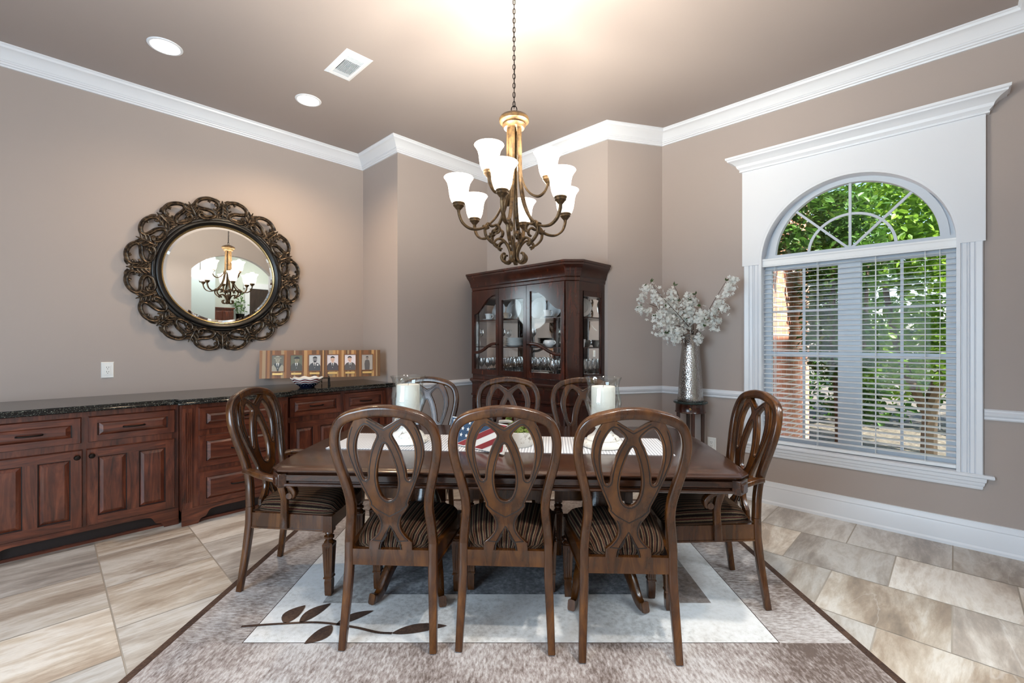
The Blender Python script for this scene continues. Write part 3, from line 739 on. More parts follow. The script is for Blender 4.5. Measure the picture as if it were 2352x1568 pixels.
def fl_mesh():
    m = MB(); m.box(-.024, .024, -.024, .024, .335, .420)
    m.lathe([(.018, .336), (.022, .330), (.022, .325), (.015, .318), (.026, .310), (.026, .300), (.015, .292), (.020, .288), (.026, .280), (.026, .276)], 18, cap=False)
    def ringz(z, h, fl):
        pts = []
        for s in range(4):
            a = s * PI / 2
            for u in (-1, -.78, -.6, -.42, -.24, -.09, .09, .24, .42, .6, .78):
                dpt = fl if (u in (-.6, -.42, -.09, .09, .42, .6)) else 0
                x, y = h - dpt, u * h; pts.append((x * math.cos(a) - y * math.sin(a), x * math.sin(a) + y * math.cos(a), z))
        return pts
    rings = [ringz(.278, .022, 0), ringz(.272, .027, 0), ringz(.262, .027, 0), ringz(.255, .026, .0035), ringz(.12, .0205, .003), ringz(.108, .020, 0), ringz(.100, .020, 0), ringz(.098, .0225, 0), ringz(.090, .0225, 0), ringz(.087, .017, 0), ringz(.072, .019, 0), ringz(.012, .0175, 0), ringz(0, .016, 0)]
    n = len(rings[0]); v = [p for r in rings for p in r]; f = []
    for j in range(len(rings) - 1):
        for i in range(n): k = (i + 1) % n; f.append((j * n + i, j * n + k, (j + 1) * n + k, (j + 1) * n + i))
    f += [tuple(range(n)), tuple(range((len(rings) - 1) * n, len(rings) * n))]
    m.add(v, f); return m.mesh('leg', M['chair'], 35)
FL = fl_mesh(); RL = {s: rl_mesh(s) for s in (-1, 1)}
FX, FY = .217, .495
sf = MB()
sf.box(-.172, .172, .036, .060, .350, .420)
for s in (-1, 1):
    sf.prism([(s * .176, .055), (s * .198, .055), (s * (FX + .018), FY - .02), (s * (FX - .006), FY - .02)], .345, .420)
    sf.prism([(s * .172, .055), (s * .202, .055), (s * (FX + .022), FY - .02), (s * (FX - .006), FY - .02)], .338, .346)
sf.prism([(-FX + .02, FY - .01), (FX - .02, FY - .01), (FX - .02, FY + .018), (-FX + .02, FY + .018)], .345, .420)
seatf_me = sf.mesh('seat_frame', M['chair'], 30)
cu = MB(); NX, NY = 18, 18; vtx = []
for j in range(NY + 1):
    for i in range(NX + 1):
        a, b = -1 + 2 * i / NX, -1 + 2 * j / NY
        u = a * (1 - .10 * max(0, abs(b)) ** 6); w = b * (1 - .06 * abs(a) ** 6)
        hxw = (.172 + (FX + .018 - .172) * (b + 1) / 2)
        x = u * hxw; y = .062 + (w + 1) / 2 * (FY - .036)
        e_ = max(0, (1 - abs(a) ** 3.5)) ** .45 * max(0, (1 - abs(b) ** 3.5)) ** .45
        vtx.append((x, y, .418 + .014 + .062 * e_))
cu.add(vtx, [(j * (NX + 1) + i, j * (NX + 1) + i + 1, (j + 1) * (NX + 1) + i + 1, (j + 1) * (NX + 1) + i) for j in range(NY) for i in range(NX)])
bd = [i for i in range(NX + 1)] + [(j + 1) * (NX + 1) + NX for j in range(NY)] + [NY * (NX + 1) + i for i in range(NX - 1, -1, -1)] + [j * (NX + 1) for j in range(NY - 1, 0, -1)]
bot = [(vtx[i][0], vtx[i][1], .419) for i in bd]; nb = len(bd)
cu.add([vtx[i] for i in bd] + bot, [(i, (i + 1) % nb, nb + (i + 1) % nb, nb + i) for i in range(nb)] + [tuple(range(nb, 2 * nb))])
cush_me = cu.mesh('seat_cushion', M['fabric'], 60)
ac = cush_me.attributes.new('across', 'FLOAT', 'POINT'); ng = (NX + 1) * (NY + 1)
def across(i): return (-1 + 2 * (i % (NX + 1)) / NX) * .225
vals = [across(i) for i in range(ng)] + [across(i) for i in bd] + [across(i) * 1.18 for i in bd]
for i in range(0, ng, NX + 1): vals[i] *= 1.06; vals[i + NX] *= 1.06
for q, i in enumerate(bd):
    if i % (NX + 1) in (0, NX): vals[ng + q] *= 1.06
ac.data.foreach_set('value', vals)
def link(me, name, parent, loc=None):
    o = bpy.data.objects.new(name, me); COL.objects.link(o); o.parent = parent
    if loc: o.location = loc
    return o
def make_chair(name, label, group):
    t = thing(name, label, 'chair', group=group)
    link(back_me, 'back_frame', t); link(splat_me, 'splat', t)
    for s in (-1, 1): link(RL[s], 'leg', t)
    for s in (-1, 1): link(FL, 'leg', t, (s * FX, FY, 0))
    link(seatf_me, 'seat_frame', t); link(cush_me, 'seat_cushion', t)
    return t
def arm_mesh(s):
    m = MB()
    p = cr([(s * .190, .030, .640), (s * .225, .080, .645), (s * .256, .160, .632), (s * .266, .240, .618), (s * .266, .300, .596), (s * .264, .332, .564), (s * .263, .330, .540), (s * .263, .316, .530)], 5)
    m.sweep(p, rrect(.044, .026, .5, 2), (0, 0, 1) if 0 else [(0, .2, 1)] * 18 + [(0, 1, .5)] * (len(p) - 18))
    for dx in (-.024, .024): m.lathe([(0, -.003), (.016, -.003), (.016, .003), (0, .003)], 14, T=Matrix.Translation((s * .263 + dx, .316, .540)) @ Matrix.Rotation(PI / 2, 4, 'Y'))
    return m.mesh('arm', M['chair'], 50)
def sup_mesh(s):
    m = MB()
    p = cr([(s * .218, .255, .350), (s * .222, .258, .41), (s * .240, .268, .47), (s * .258, .276, .53), (s * .265, .268, .575), (s * .266, .262, .604)], 5); k = len(p)
    m.sweep(p, rrect(.044, .036, .4, 2), (1, 0, 0), scale=[1.0 - .2 * math.sin(PI * i / (k - 1)) for i in range(k)])
    return m.mesh('arm_support', M['chair'], 50)
G_SIDE, G_ARM = 'side chairs round the dining table', 'armchairs at the ends of the dining table'
c0 = make_chair('side_chair', '', G_SIDE)
side = [(-.537, 1.966, -3.0, 'wooden side chair at the left end of the row backing the camera'),
        (-.030, 1.958, -3.0, 'wooden side chair in the middle of the row backing the camera'),
        (.493, 1.894, -2.0, 'wooden side chair at the window end of the row backing the camera'),
        (-.640, 3.385, 180 - 2, 'side chair across the table, seen behind the left candle holder'),
        (-.030, 3.365, 180 - 2, 'side chair across the table, in front of the china cabinet between the two candle holders'),
        (.525, 3.345, 180 - 2, 'side chair across the table, partly behind the right candle holder')]
for i, (x, y, a, lb) in enumerate(side):
    if i == 0: c = c0; c.location = D(x, y, RT); c.rotation_euler = (0, 0, YAW + rad(a)); c['label'] = lb
    else: dup(c0, None, D(x, y, RT), YAW + rad(a), lb)
a0 = make_chair('armchair', '', G_ARM); a0['category'] = 'armchair'
for s in (-1, 1): link(arm_mesh(s), 'arm', a0); link(sup_mesh(s), 'arm_support', a0)
a0.location = D(-1.453, 2.640, RT); a0.rotation_euler = (0, 0, YAW + rad(-90 - 2)); a0['label'] = 'wooden armchair at the end of the table nearest the built-in cabinets'
dup(a0, None, D(1.285, 2.474, RT), YAW + rad(90 - 2), 'wooden armchair at the end of the table nearest the window')

# ================================================================== built-in cabinets along the left wall (local x along the wall, front faces local -y)
def rail_ring(m, x0, x1, z0, z1, y, w, th, mi=0, mih=None):
    """frame of two stiles and two rails, front face at y, chamfered outer edge"""
    mih = mi if mih is None else mih
    ax = lambda u, v, d: (u, y + d, v)
    c = .006
    m.frus((x0, x0 + w, z0, z1, th), (x0 + c, x0 + w, z0 + c, z1 - c, 0), ax, mi); m.frus((x1 - w, x1, z0, z1, th), (x1 - w, x1 - c, z0 + c, z1 - c, 0), ax, mi)
    m.frus((x0 + w, x1 - w, z0, z0 + w, th), (x0 + w, x1 - w, z0 + c, z0 + w, 0), ax, mih); m.frus((x0 + w, x1 - w, z1 - w, z1, th), (x0 + w, x1 - w, z1 - w, z1 - c, 0), ax, mih)
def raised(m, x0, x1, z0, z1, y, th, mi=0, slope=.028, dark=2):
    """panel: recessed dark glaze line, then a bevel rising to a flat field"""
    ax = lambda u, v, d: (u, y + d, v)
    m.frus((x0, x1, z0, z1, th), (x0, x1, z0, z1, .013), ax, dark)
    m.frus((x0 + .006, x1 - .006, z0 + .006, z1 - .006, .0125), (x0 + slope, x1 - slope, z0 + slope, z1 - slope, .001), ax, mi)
MATS = [M['cab'], M['cabh'], M['cabdark']]
def door(parent, x0, x1, z0, z1, y, knob_side, two=True):
    m = MB(); w = .058; th = .022
    rail_ring(m, x0, x1, z0, z1, y - th, w, th, 0, 1)
    if two:
        xm = (x0 + x1) / 2; ax = lambda u, v, d: (u, y - th + d, v)
        m.frus((xm - .032, xm + .032, z0 + w, z1 - w, th), (xm - .032, xm + .032, z0 + w, z1 - w, 0), ax, 0)
        raised(m, x0 + w, xm - .032, z0 + w, z1 - w, y - th, th); raised(m, xm + .032, x1 - w, z0 + w, z1 - w, y - th, th)
    else: raised(m, x0 + w, x1 - w, z0 + w, z1 - w, y - th, th)
    d = m.build('door', MATS, parent, smooth=0)
    kx = x1 - .028 if knob_side > 0 else x0 + .028
    k = MB(); k.lathe([(.006, 0), (.006, .012), (.015, .016), (.017, .023), (.012, .030), (0, .032)], 14, T=Matrix.Translation((kx, y - th, z1 - .045)) @ Matrix.Rotation(PI / 2, 4, 'X'))
    k.build('knob', M['iron'], d)
def drawer(parent, x0, x1, z0, z1, y, hw=.055):
    m = MB(); w = .045; th = .022
    rail_ring(m, x0, x1, z0, z1, y - th, w, th, 0, 1); raised(m, x0 + w, x1 - w, z0 + w * .8, z1 - w * .8, y - th, th, 1, .030)
    d = m.build('drawer', MATS, parent, smooth=0)
    c = (x0 + x1) / 2; zz = (z0 + z1) / 2; k = MB()
    k.tube(cr([(c - hw, y - th, zz), (c - hw, y - th - .018, zz), (c - hw * .5, y - th - .028, zz), (c, y - th - .030, zz), (c + hw * .5, y - th - .028, zz), (c + hw, y - th - .018, zz), (c + hw, y - th, zz)], 4), .0055, 8)
    k.build('handle', M['iron'], d)
def carcass(parent, x0, x1, yf, depth, ztop, foot, stile_l=True, stile_r=True):
    m = MB()
    m.box(x0, x1, yf, yf + depth, .10, ztop, 0)
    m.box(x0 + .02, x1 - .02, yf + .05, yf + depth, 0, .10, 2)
    # bracket-footed valance
    pts = [(x0, 0), (x0 + foot, 0)] + [(p.x, p.y) for p in cr([(x0 + foot, .0), (x0 + foot + .015, .030), (x0 + foot + .05, .045), (x0 + foot + .075, .085), (x0 + foot + .12, .095)], 4)[1:]] \
        + [(p.x, p.y) for p in cr([(x1 - foot - .12, .095), (x1 - foot - .075, .085), (x1 - foot - .05, .045), (x1 - foot - .015, .030), (x1 - foot, 0)], 4)] + [(x1, 0), (x1, .125), (x0, .125)]
    m.prism(pts, yf - .004, yf + .018, 'y', 1)
    m.prism([(x0 + .01, 0), (x1 - .01, 0), (x1 - .01, .018), (x0 + .01, .018)], yf + .03, yf + .05, 'y', 1)
    return m.build('carcass', MATS, parent, smooth=0)
ZC = .888
def loc_l(x, face): return (-face, x)
CB = lambda nm, lb, face: thing(nm, lb, 'cabinet', (face, 0, 0), PI / 2, 'built-in base cabinets on the left wall')
# unit nearest the frame edge: two drawers over two doors
c1 = CB('base_cabinet', 'reddish wooden base cabinet with two drawers over two doors, below the wall outlet', -4.125)
carcass(c1, -.345, .695, 0, .61, ZC, .085)
drawer(c1, -.300, .172, .680, .852, 0); drawer(c1, .203, .673, .680, .852, 0)
door(c1, -.300, .178, .130, .640, 0, 1); door(c1, .193, .673, .130, .640, 0, -1)
# projecting centre unit: three drawers between fluted pilasters
c2 = CB('base_cabinet', 'projecting wooden base cabinet of three drawers between fluted pilasters, behind the left armchair', -4.035)
carcass(c2, .699, 1.436, 0, .70, ZC, .10)
for x in (.705, 1.372):
    p = MB(); p.box(x, x + .058, -.010, 0, .125, ZC - .03)
    for q in range(4): p.prism([(x + .009 + q * .0115, -.010), (x + .0105 + q * .0115, -.015), (x + .0165 + q * .0115, -.015), (x + .018 + q * .0115, -.010)], .17, ZC - .06)
    p.build('pilaster', M['cab'], c2, smooth=0)
for z0, z1 in ((.690, .858), (.411, .651), (.129, .380)): drawer(c2, .800, 1.335, z0, z1, 0)
# corner unit
c3 = CB('base_cabinet', 'wooden base cabinet in the corner, below the framed row of portraits', -4.125)
carcass(c3, 1.440, 2.484, 0, .61, ZC, .085)
drawer(c3, 1.470, 1.934, .690, .866, 0); drawer(c3, 1.968, 2.390, .690, .866, 0)
door(c3, 1.470, 1.945, .130, .650, 0, 1); door(c3, 1.957, 2.390, .130, .650, 0, -1)
# granite worktop with ogee edge, stepping out over the centre unit
wt = MB()
edge = [(-4.072, -.36), (-4.072, .60)] + [(p.x, p.y) for p in cr([(-4.072, .62), (-4.066, .655), (-4.04, .675), (-3.990, .682)], 4)] + [(-3.985, .69), (-3.985, 1.44)] + [(p.x, p.y) for p in cr([(-3.990, 1.448), (-4.04, 1.455), (-4.066, 1.475), (-4.072, 1.51)], 4)] + [(-4.072, 2.485)]
prof = [(0, .889), (.006, .890), (.011, .895), (.011, .903), (.004, .908), (.002, .914), (.006, .922), (.004, .928), (-.006, .930), (-.006, .889)]
wt.mould(edge, prof)
wt.prism([(xL + .001, -.36), (xL + .001, 2.485)] + edge[::-1], .889, .9302)
wo = wt.build('worktop', M['granite'], None, smooth=40); tag(wo, 'black speckled granite worktop running over the built-in cabinets', 'worktop')

# ================================================================== oval-looking round mirror (local: x along wall, z out of the wall)
mz = 1.945
mr = thing('wall_mirror', 'large round mirror in a dark carved scrollwork frame on the left wall', 'mirror', (xL + .022, 1.112, mz))
mr.rotation_euler = (0, rad(90 + 1.0), 0)   # local z points into the room, tipped slightly down; local x points down
NSEG = 96
MB().lathe([(0, .010), (.405, .010), (.430, .006), (.430, .002), (0, .002)], NSEG).build('glass', M['silver'], mr, smooth=0)
MB().lathe([(.424, .0), (.440, .0), (.440, .016), (.434, .020), (.427, .017), (.424, .010)], NSEG, cap=False).build('gold_edge', M['gold'], mr, smooth=50)
MB().lathe([(.438, -.01), (.505, -.01), (.505, .012), (.500, .020), (.488, .024), (.482, .022), (.476, .036), (.466, .042), (.456, .040), (.450, .030), (.440, .026), (.438, .014)], NSEG, cap=False).build('frame_ring', M['mirror_ring'], mr, smooth=50)
sw = MB(); UN = 16; dth = 2 * PI / UN
def pol(th, r, z): return (r * math.cos(th), r * math.sin(th), z)
scroll = [(.30, .585), (.22, .573), (.15, .590), (.13, .622), (.22, .652), (.42, .668), (.64, .660), (.80, .634), (.80, .602), (.66, .584), (.48, .572), (.33, .552), (.27, .524), (.38, .503), (.58, .496), (.76, .502), (.87, .524), (.84, .552), (.74, .556), (.70, .545)]
half = [(-1, 0), (-.8, .55), (-.45, .95), (0, .72), (.45, .95), (.8, .55), (1, 0)]
for k in range(UN):
    fl = k % 2; base_a = k * dth
    pts = []
    for i, (f, r) in enumerate(scroll):
        ff = 1 - f if fl else f
        pts.append(pol(base_a + ff * dth, r, .010 + .006 * math.sin(i / len(scroll) * PI * 3)))
    pc = cr(pts, 4); n = len(pc)
    sc = [.007 + .0105 * min(1, i / (n * .22), (n - 1 - i) / (n * .22)) for i in range(n)]
    sw.sweep(pc, [(b, w * 1.15) for b, w in half], (0, 0, 1), scale=sc)
    # acanthus spray, pointing out and in by turns
    d = 1 if fl else -1; rm = .575
    st_ = [pol(base_a, rm - d * .085 + d * .16 * t / 6, .012 + .008 * math.sin(t / 6 * PI)) for t in range(7)]
    sw.sweep(st_, half, (0, 0, 1), scale=[.004, .010, .014, .013, .011, .008, .003])
    for j, (o, ln, cur) in enumerate(((-.055, .058, .034), (-.026, .054, .030), (.004, .048, .026), (.034, .036, .020))):
        for s in (-1, 1):
            r0 = rm + d * o
            lp = [(0, 0), (.35, .25), (.75, .55), (1.0, .45), (1.02, .15), (.85, .05)] if j == 0 else [(0, 0), (.35, .30), (.7, .75), (.85, 1.15), (.8, 1.35)]
            pp = [pol(base_a + s * ln * a / r0, r0 + d * cur * b * 1.2, .014 + .008 * a) for a, b in lp]
            q = cr(pp, 4); m_ = len(q)
            sw.sweep(q, half, (0, 0, 1), scale=[.0125 * (1 - .85 * (i / (m_ - 1)) ** 1.5) for i in range(m_)])
    # outer loop over each second gap and pearls at the spray roots
    for s in (-1, 1):
        sw.lathe([(0, -.006), (.006, -.004), (.008, 0), (.006, .004), (0, .006)], 8, pol(base_a + s * .055, .515 if fl else .632, .018))
    lo = [pol(base_a + s_ * .30 * dth, r_, .006) for s_, r_ in ((-1, .618), (-.75, .645), (-.35, .652), (-.12, .640))]
    for s in (1, -1):
        l2 = [pol(base_a + s * abs(s_) * .42 * dth, r_ + (.012 if not fl else -.12), .006) for s_, r_ in ((1, .625), (.8, .648), (.45, .650), (.2, .632))]
        sw.sweep(cr(l2, 4), half, (0, 0, 1), scale=[.012] * 13)
sw.lathe([(.500, -.008), (.530, -.008), (.524, .012), (.512, .016), (.502, .012)], NSEG, cap=False)
sw.build('scrollwork', M['mirror_frame'], mr, smooth=50)

# ================================================================== outlets, downlights, air vent
def outlet(label, loc, rz):
    t = thing('wall_outlet', label, 'outlet', loc, rz)
    MB().frus((-.038, .038, -.062, .062, 0), (-.034, .034, -.058, .058, -.006), lambda u, v, d: (u, d, v)).build('cover_plate', M['plate_outlet'], t, smooth=0)
    m = MB(); m.box(-.018, .018, -.009, -.005, -.036, .036)
    for s in (-1, 1):
        for x, w, h in ((-.006, .0012, .005), (.006, .0012, .004)): m.box(x - w, x + w, -.0096, -.0088, s * .017 + .004 - h, s * .017 + .004 + h, 1)
        m.box(-.002, .002, -.0096, -.0088, s * .017 - .011, s * .017 - .006, 1)
    m.build('socket', [M['plate_outlet'], M['slot']], t, smooth=0)
outlet('white double wall outlet above the granite worktop, left of the mirror', (xL, .346, 1.128), PI / 2)
outlet('white wall outlet low beside the plant stand, near the window', (-1.578, yW, .42), 0)
def downlight(label, x, y, w, c=(1, .73, .46), cone=146):
    t = thing('ceiling_downlight', label, 'ceiling light', (x, y, CEIL), group='recessed ceiling lights')
    MB().lathe([(.082, -.004), (.086, -.007), (.098, -.005), (.102, 0)], 40, cap=False).build('trim_ring', M['trim'], t)
    MB().lathe([(0, -.005), (.083, -.004), (.083, -.001), (0, -.001)], 40).build('lens', M['downlight'], t)
    lamp('downlight_beam', 'SPOT', (x, y, CEIL - .02), w, c, (0, 0, 0), spot_size=rad(cone), spot_blend=.8, shadow_soft_size=.07)
downlight('lit recessed ceiling light nearest the camera', -3.885, .580, 26)
downlight('lit recessed ceiling light beside the air vent, nearer the corner', -3.890, 1.547, 108)
downlight('added unseen recessed light overhead, across the room from the cabinets', -.45, .580, 170, (1, .95, .87), 104)  # added out of view to brighten the rug and near floor
downlight('added unseen recessed light on the far side of the table from the cabinets', -.45, 1.547, 190, (1, .95, .87), 104)  # second added light, out of frame, for front chairs and right-hand floor
vt = thing('ceiling_vent', 'white louvred air vent in the ceiling', 'vent', (-3.195, 1.558, CEIL))
vm = MB(); ax = lambda u, v, d: (u, v, d)
a, b = .186, .100; a2, b2 = .130, .060
rg = [(-a, -b), (a, -b), (a, b), (-a, b)], [(-a + .022, -b + .022), (a - .022, -b + .022), (a - .022, b - .022), (-a + .022, b - .022)], [(-a2, -b2), (a2, -b2), (a2, b2), (-a2, b2)]
v = [(x, y, 0) for x, y in rg[0]] + [(x, y, -.010) for x, y in rg[1]] + [(x, y, -.010) for x, y in rg[2]] + [(x, y, -.001) for x, y in rg[2]]
vm.add(v, [(4 * l + i, 4 * l + (i + 1) % 4, 4 * l + 4 + (i + 1) % 4, 4 * l + 4 + i) for l in range(3) for i in range(4)])
vm.build('frame', M['trim'], vt, smooth=0)
MB().box(-a2, a2, -b2, b2, -.002, 0).build('dark_duct', M['slot'], vt, smooth=0)
lv = MB()
for i in range(4): y = b2; lv.box(a2 - .010 - i * .015, a2 - .004 - i * .015, -b2, b2, -.011, -.001)
for i in range(12):
    y = -b2 + .006 + i * .0095; lv.prism([(y, -.011), (y + .005, -.011), (y + .009, -.001), (y + .004, -.001)], -a2 + .04, a2 - .068, 'x')
lv.box(-a2, -a2 + .042, -b2, b2, -.009, -.001)
lv.build('louvres', M['vinyl'], vt, smooth=0)

# ================================================================== chandelier
CH = D(.012, 2.60, 0)
ch_ = thing('chandelier', 'bronze nine-light chandelier with lit glass bell shades over the dining table', 'chandelier', (CH.x, CH.y, 0), YAW)
MB().lathe([(0, 2.655), (.03, 2.652), (.055, 2.642), (.078, 2.630), (.086, 2.617), (.084, 2.602), (.074, 2.594), (.066, 2.592), (.068, 2.582), (.060, 2.572), (.058, 2.565), (.03, 2.563), (0, 2.563)], 40).build('cap', M['chand'], ch_)
cm = MB(); rp = [(.016 * math.cos(2 * PI * i / 16), 0, 2.673 + .022 * math.sin(2 * PI * i / 16)) for i in range(16)]
cm.tube(rp, .0028, 8, True)
z = 2.705; i = 0
while z < 3.33:
    pts = [((.007 * math.cos(2 * PI * q / 14)), 0, z + .017 * math.sin(2 * PI * q / 14)) for q in range(14)]
    if i % 2: pts = [(0, p[0], p[2]) for p in pts]
    cm.tube(pts, .0022, 6, True); z += .0265; i += 1
cm.tube([(0, 0, 2.68), (.003, .002, 2.9), (-.002, .003, 3.1), (0, 0, 3.34)], .0018, 6)
cm.build('chain', M['iron'], ch_)
MB().lathe([(.0, CEIL - .045), (.02, CEIL - .043), (.05, CEIL - .028), (.065, CEIL - .008), (.065, CEIL)], 32).build('ceiling_canopy', M['chand'], ch_)
BAR = rrect(.021, .012, .4, 1)
def radial(pts, psi):
    s, c = math.sin(psi), -math.cos(psi); return [(r * s, r * c, z) for r, z in pts], (math.cos(psi), math.sin(psi), 0)
shade_prof = [(.032, 0), (.040, .005), (.049, .030), (.054, .060), (.057, .085), (.063, .108), (.074, .127), (.081, .136), (.079, .139), (.070, .129), (.059, .109), (.053, .085), (.050, .060), (.045, .030), (.032, .009)]
cup_prof = [(.0, -.040), (.008, -.040), (.010, -.028), (.016, -.022), (.024, -.012), (.027, -.008), (.030, -.006), (.030, .004), (.033, .006), (.033, .012), (.026, .014), (0, .014)]
shade_me = MB().lathe(shade_prof, 36, cap=False).mesh('shade', M['shade'], 60)
cup_me = MB().lathe(cup_prof, 24).mesh('cup', M['chand'], 50)
def light_arm(psi, R, zc_, path):
    p, ref = radial(path, psi); pc = cr(p, 6)
    m = MB(); m.sweep(pc, [(w, b) for b, w in BAR][::-1], ref)
    arm = m.build('arm', M['chand'], ch_, smooth=50)
    s, c = math.sin(psi), -math.cos(psi)
    cu_ = link(cup_me, 'cup', arm, (R * s, R * c, zc_)); sh = link(shade_me, 'shade', arm, (R * s, R * c, zc_ + .012))
    gx, gy = CC * R * s - SS * R * c + CH.x, SS * R * s + CC * R * c + CH.y
    lamp('chandelier_bulb', 'POINT', (gx, gy, zc_ + .145), 24.0, (1, .93, .80), shadow_soft_size=.03)
    return arm
for k in range(6):
    psi = rad(-11 + 60 * k)
    arm = light_arm(psi, .322, 2.098, [(.036, 2.568), (.038, 2.45), (.040, 2.34), (.047, 2.24), (.066, 2.14), (.105, 2.055), (.155, 2.002), (.205, 1.976), (.258, 1.975), (.300, 2.003), (.319, 2.045), (.322, 2.070)])
    m = MB()
    for pts in ([(.105, 1.958), (.090, 1.968), (.088, 1.990), (.106, 2.006), (.132, 1.998), (.158, 2.010), (.172, 1.985), (.168, 1.945), (.140, 1.912), (.112, 1.898), (.096, 1.893)],
                [(.104, 1.882), (.120, 1.898), (.108, 1.922), (.082, 1.930), (.055, 1.915), (.034, 1.885), (.022, 1.850), (.024, 1.818), (.042, 1.800), (.066, 1.806), (.076, 1.828), (.066, 1.848), (.052, 1.846)]):
        p, ref = radial(pts, psi); pc = cr(p, 5); n = len(pc)
        m.sweep(pc, [(w, b) for b, w in BAR][::-1], ref, scale=[.75 + .25 * min(1, i / 8, (n - 1 - i) / 8) for i in range(n)])
    pc, ref = radial([(.160, 1.992), (.176, 1.983)], psi); m.sweep([(pc[0]), (pc[1])], rrect(.026, .026, .3, 1), ref)
    for dr in (-.004, .016):
        pc, ref = radial([(.160 + dr, 1.994 - dr * .5), (.164 + dr, 1.992 - dr * .5)], psi); m.sweep(pc, rrect(.031, .031, .3, 1), ref)
    m.build('scroll', M['chand'], arm, smooth=50)
for k in range(3):
    psi = rad(-44 + 120 * k)
    light_arm(psi, .195, 2.262, [(.030, 2.566), (.031, 2.45), (.034, 2.36), (.044, 2.285), (.066, 2.225), (.100, 2.183), (.140, 2.168), (.172, 2.185), (.190, 2.212), (.195, 2.234)])
MB().tube([(0, 0, 2.565), (0, 0, 2.2), (0, 0, 1.90)], .006, 10).lathe([(0, 1.795), (.012, 1.805), (.016, 1.82), (.010, 1.835), (.014, 1.85), (.010, 1.89), (.006, 1.91), (0, 1.91)], 18).build('stem', M['chand'], ch_)

# ================================================================== china cabinet in the alcove (axis-aligned, front faces -y)
CX0, CX1, CF, CBK = -3.800, -2.380, 3.215, 3.700     # body; the right front corner is chamfered, the left likewise
CHM = .085
cc = thing('china_cabinet', 'dark wooden glass-fronted china cabinet with curved door mullions in the alcove', 'cabinet', (0, 0, 0))
K = M['china']
def body(d, yb=CBK): return [(CX0 - d, yb), (CX0 - d, CF + CHM - d * .4), (CX0 + CHM - d * .4, CF - d), (CX1 - CHM + d * .4, CF - d), (CX1 + d, CF + CHM - d * .4), (CX1 + d, yb)]
m = MB(); stack(m, [(body(.025), .955), (body(.032), .948), (body(.032), .935), (body(.018), .925), (body(.006), .905), (body(.006), .80), (body(.016), .795), (body(.016), .780), (body(.0), .77), (body(.0), .12), (body(.02), .115), (body(.026), .06)])
for x in (CX0 - .02, CX1 - .06):
    for y in (CF - .02, CBK - .09): m.box(x, x + .08, y, y + .08, 0, .07)
m.build('base', K, cc, smooth=25)
for i in range(3):
    x0 = CX0 + CHM + .01 + i * .418; x1 = x0 + .40
    d = MB().frus((x0, x1, .812, .898, .006), (x0 + .006, x1 - .006, .818, .892, -.010), lambda u, v, w: (u, CF + w, v)).build('drawer', K, cc, smooth=0)
    for xx in ((x0 + x1) / 2 - .09, (x0 + x1) / 2 + .09): MB().lathe([(.004, 0), (.004, .012), (.010, .016), (.008, .024), (0, .026)], 12, T=Matrix.Translation((xx, CF - .010, .855)) @ Matrix.Rotation(PI / 2, 4, 'X')).build('knob', M['iron'], d)
    dm = MB(); rail_ring(dm, x0, x1, .15, .76, CF - .020, .055, .022); raised(dm, x0 + .055, x1 - .055, .205, .705, CF - .020, .022, 0, .03, 0)
    dd = dm.build('base_door', K, cc, smooth=0)
    MB().box(x1 - .034, x1 - .026, CF - .045, CF - .020, .46, .56).build('handle', M['iron'], dd, bevel=.002)
# upper case: posts, top, bottom, back mirror, shelves
U0, U1 = .955, 1.905
m = MB(); stack(m, [(body(0), U0), (body(0), U0 + .045)]); stack(m, [(body(0), U1 - .10), (body(0), U1)])
for s, xe in ((-1, CX0), (1, CX1)):
    m.prism([(xe, CBK), (xe, CBK - .045), (xe - s * .03, CBK - .045), (xe - s * .03, CBK)], U0, U1 - .101)
    a, b = Vector((xe, CF + CHM)), Vector((xe - s * CHM, CF)); n_ = Vector((s, -1)).normalized()
    m.prism([a, b, b + Vector((-s * .012, .035)), a + Vector((-s * .03, .04)), a + Vector((-s * .02, .055)), a + Vector((0, .05))] if s > 0 else [b, a, a + Vector((0, .05)), a + Vector((.02, .055)), a + Vector((.03, .04)), b + Vector((.012, .035))], U0 + .046, U1 - .101)
    q = (a - b) * .18
    pr = [b + q + n_ * .001, a - q + n_ * .001, a - q + n_ * .008, b + q + n_ * .008]
    m.prism(pr if s > 0 else pr[::-1], U0 + .06, U1 - .03)
    m.prism([(xe, CF + CHM + .05), (xe, CF + CHM + .068), (xe - s * .02, CF + CHM + .068), (xe - s * .02, CF + CHM + .05)], U0 + .046, U1 - .101)
for x in (-3.335, -2.955): m.box(x - .018, x + .018, CBK - .030, CBK - .012, U0 + .046, U1 - .101)
m.build('upper_case', K, cc, smooth=25)
m = MB(); stack(m, [(body(.0), 1.885), (body(.010), 1.893), (body(.010), 1.918), (body(.022), 1.930), (body(.026), 1.955), (body(.040), 1.990), (body(.058), 2.020), (body(.064), 2.026), (body(.064), 2.040), (body(.074), 2.046), (body(.074), 2.064), (body(.060), 2.068)])
m.build('cornice', K, cc, smooth=25)
MB().box(CX0 + .02, CX1 - .02, CBK - .012, CBK - .008, U0 + .04, U1 - .06).build('mirror_back', M['silver'], cc, smooth=0)
for zsh in (1.575, 1.295):
    MB().prism([(CX0 + .02, CBK - .03), (CX0 + .02, CF + CHM + .05), (CX0 + CHM, CF + .06), (CX1 - CHM, CF + .06), (CX1 - .02, CF + CHM + .05), (CX1 - .02, CBK - .03)], zsh - .008, zsh).build('shelf', K, cc, smooth=0)
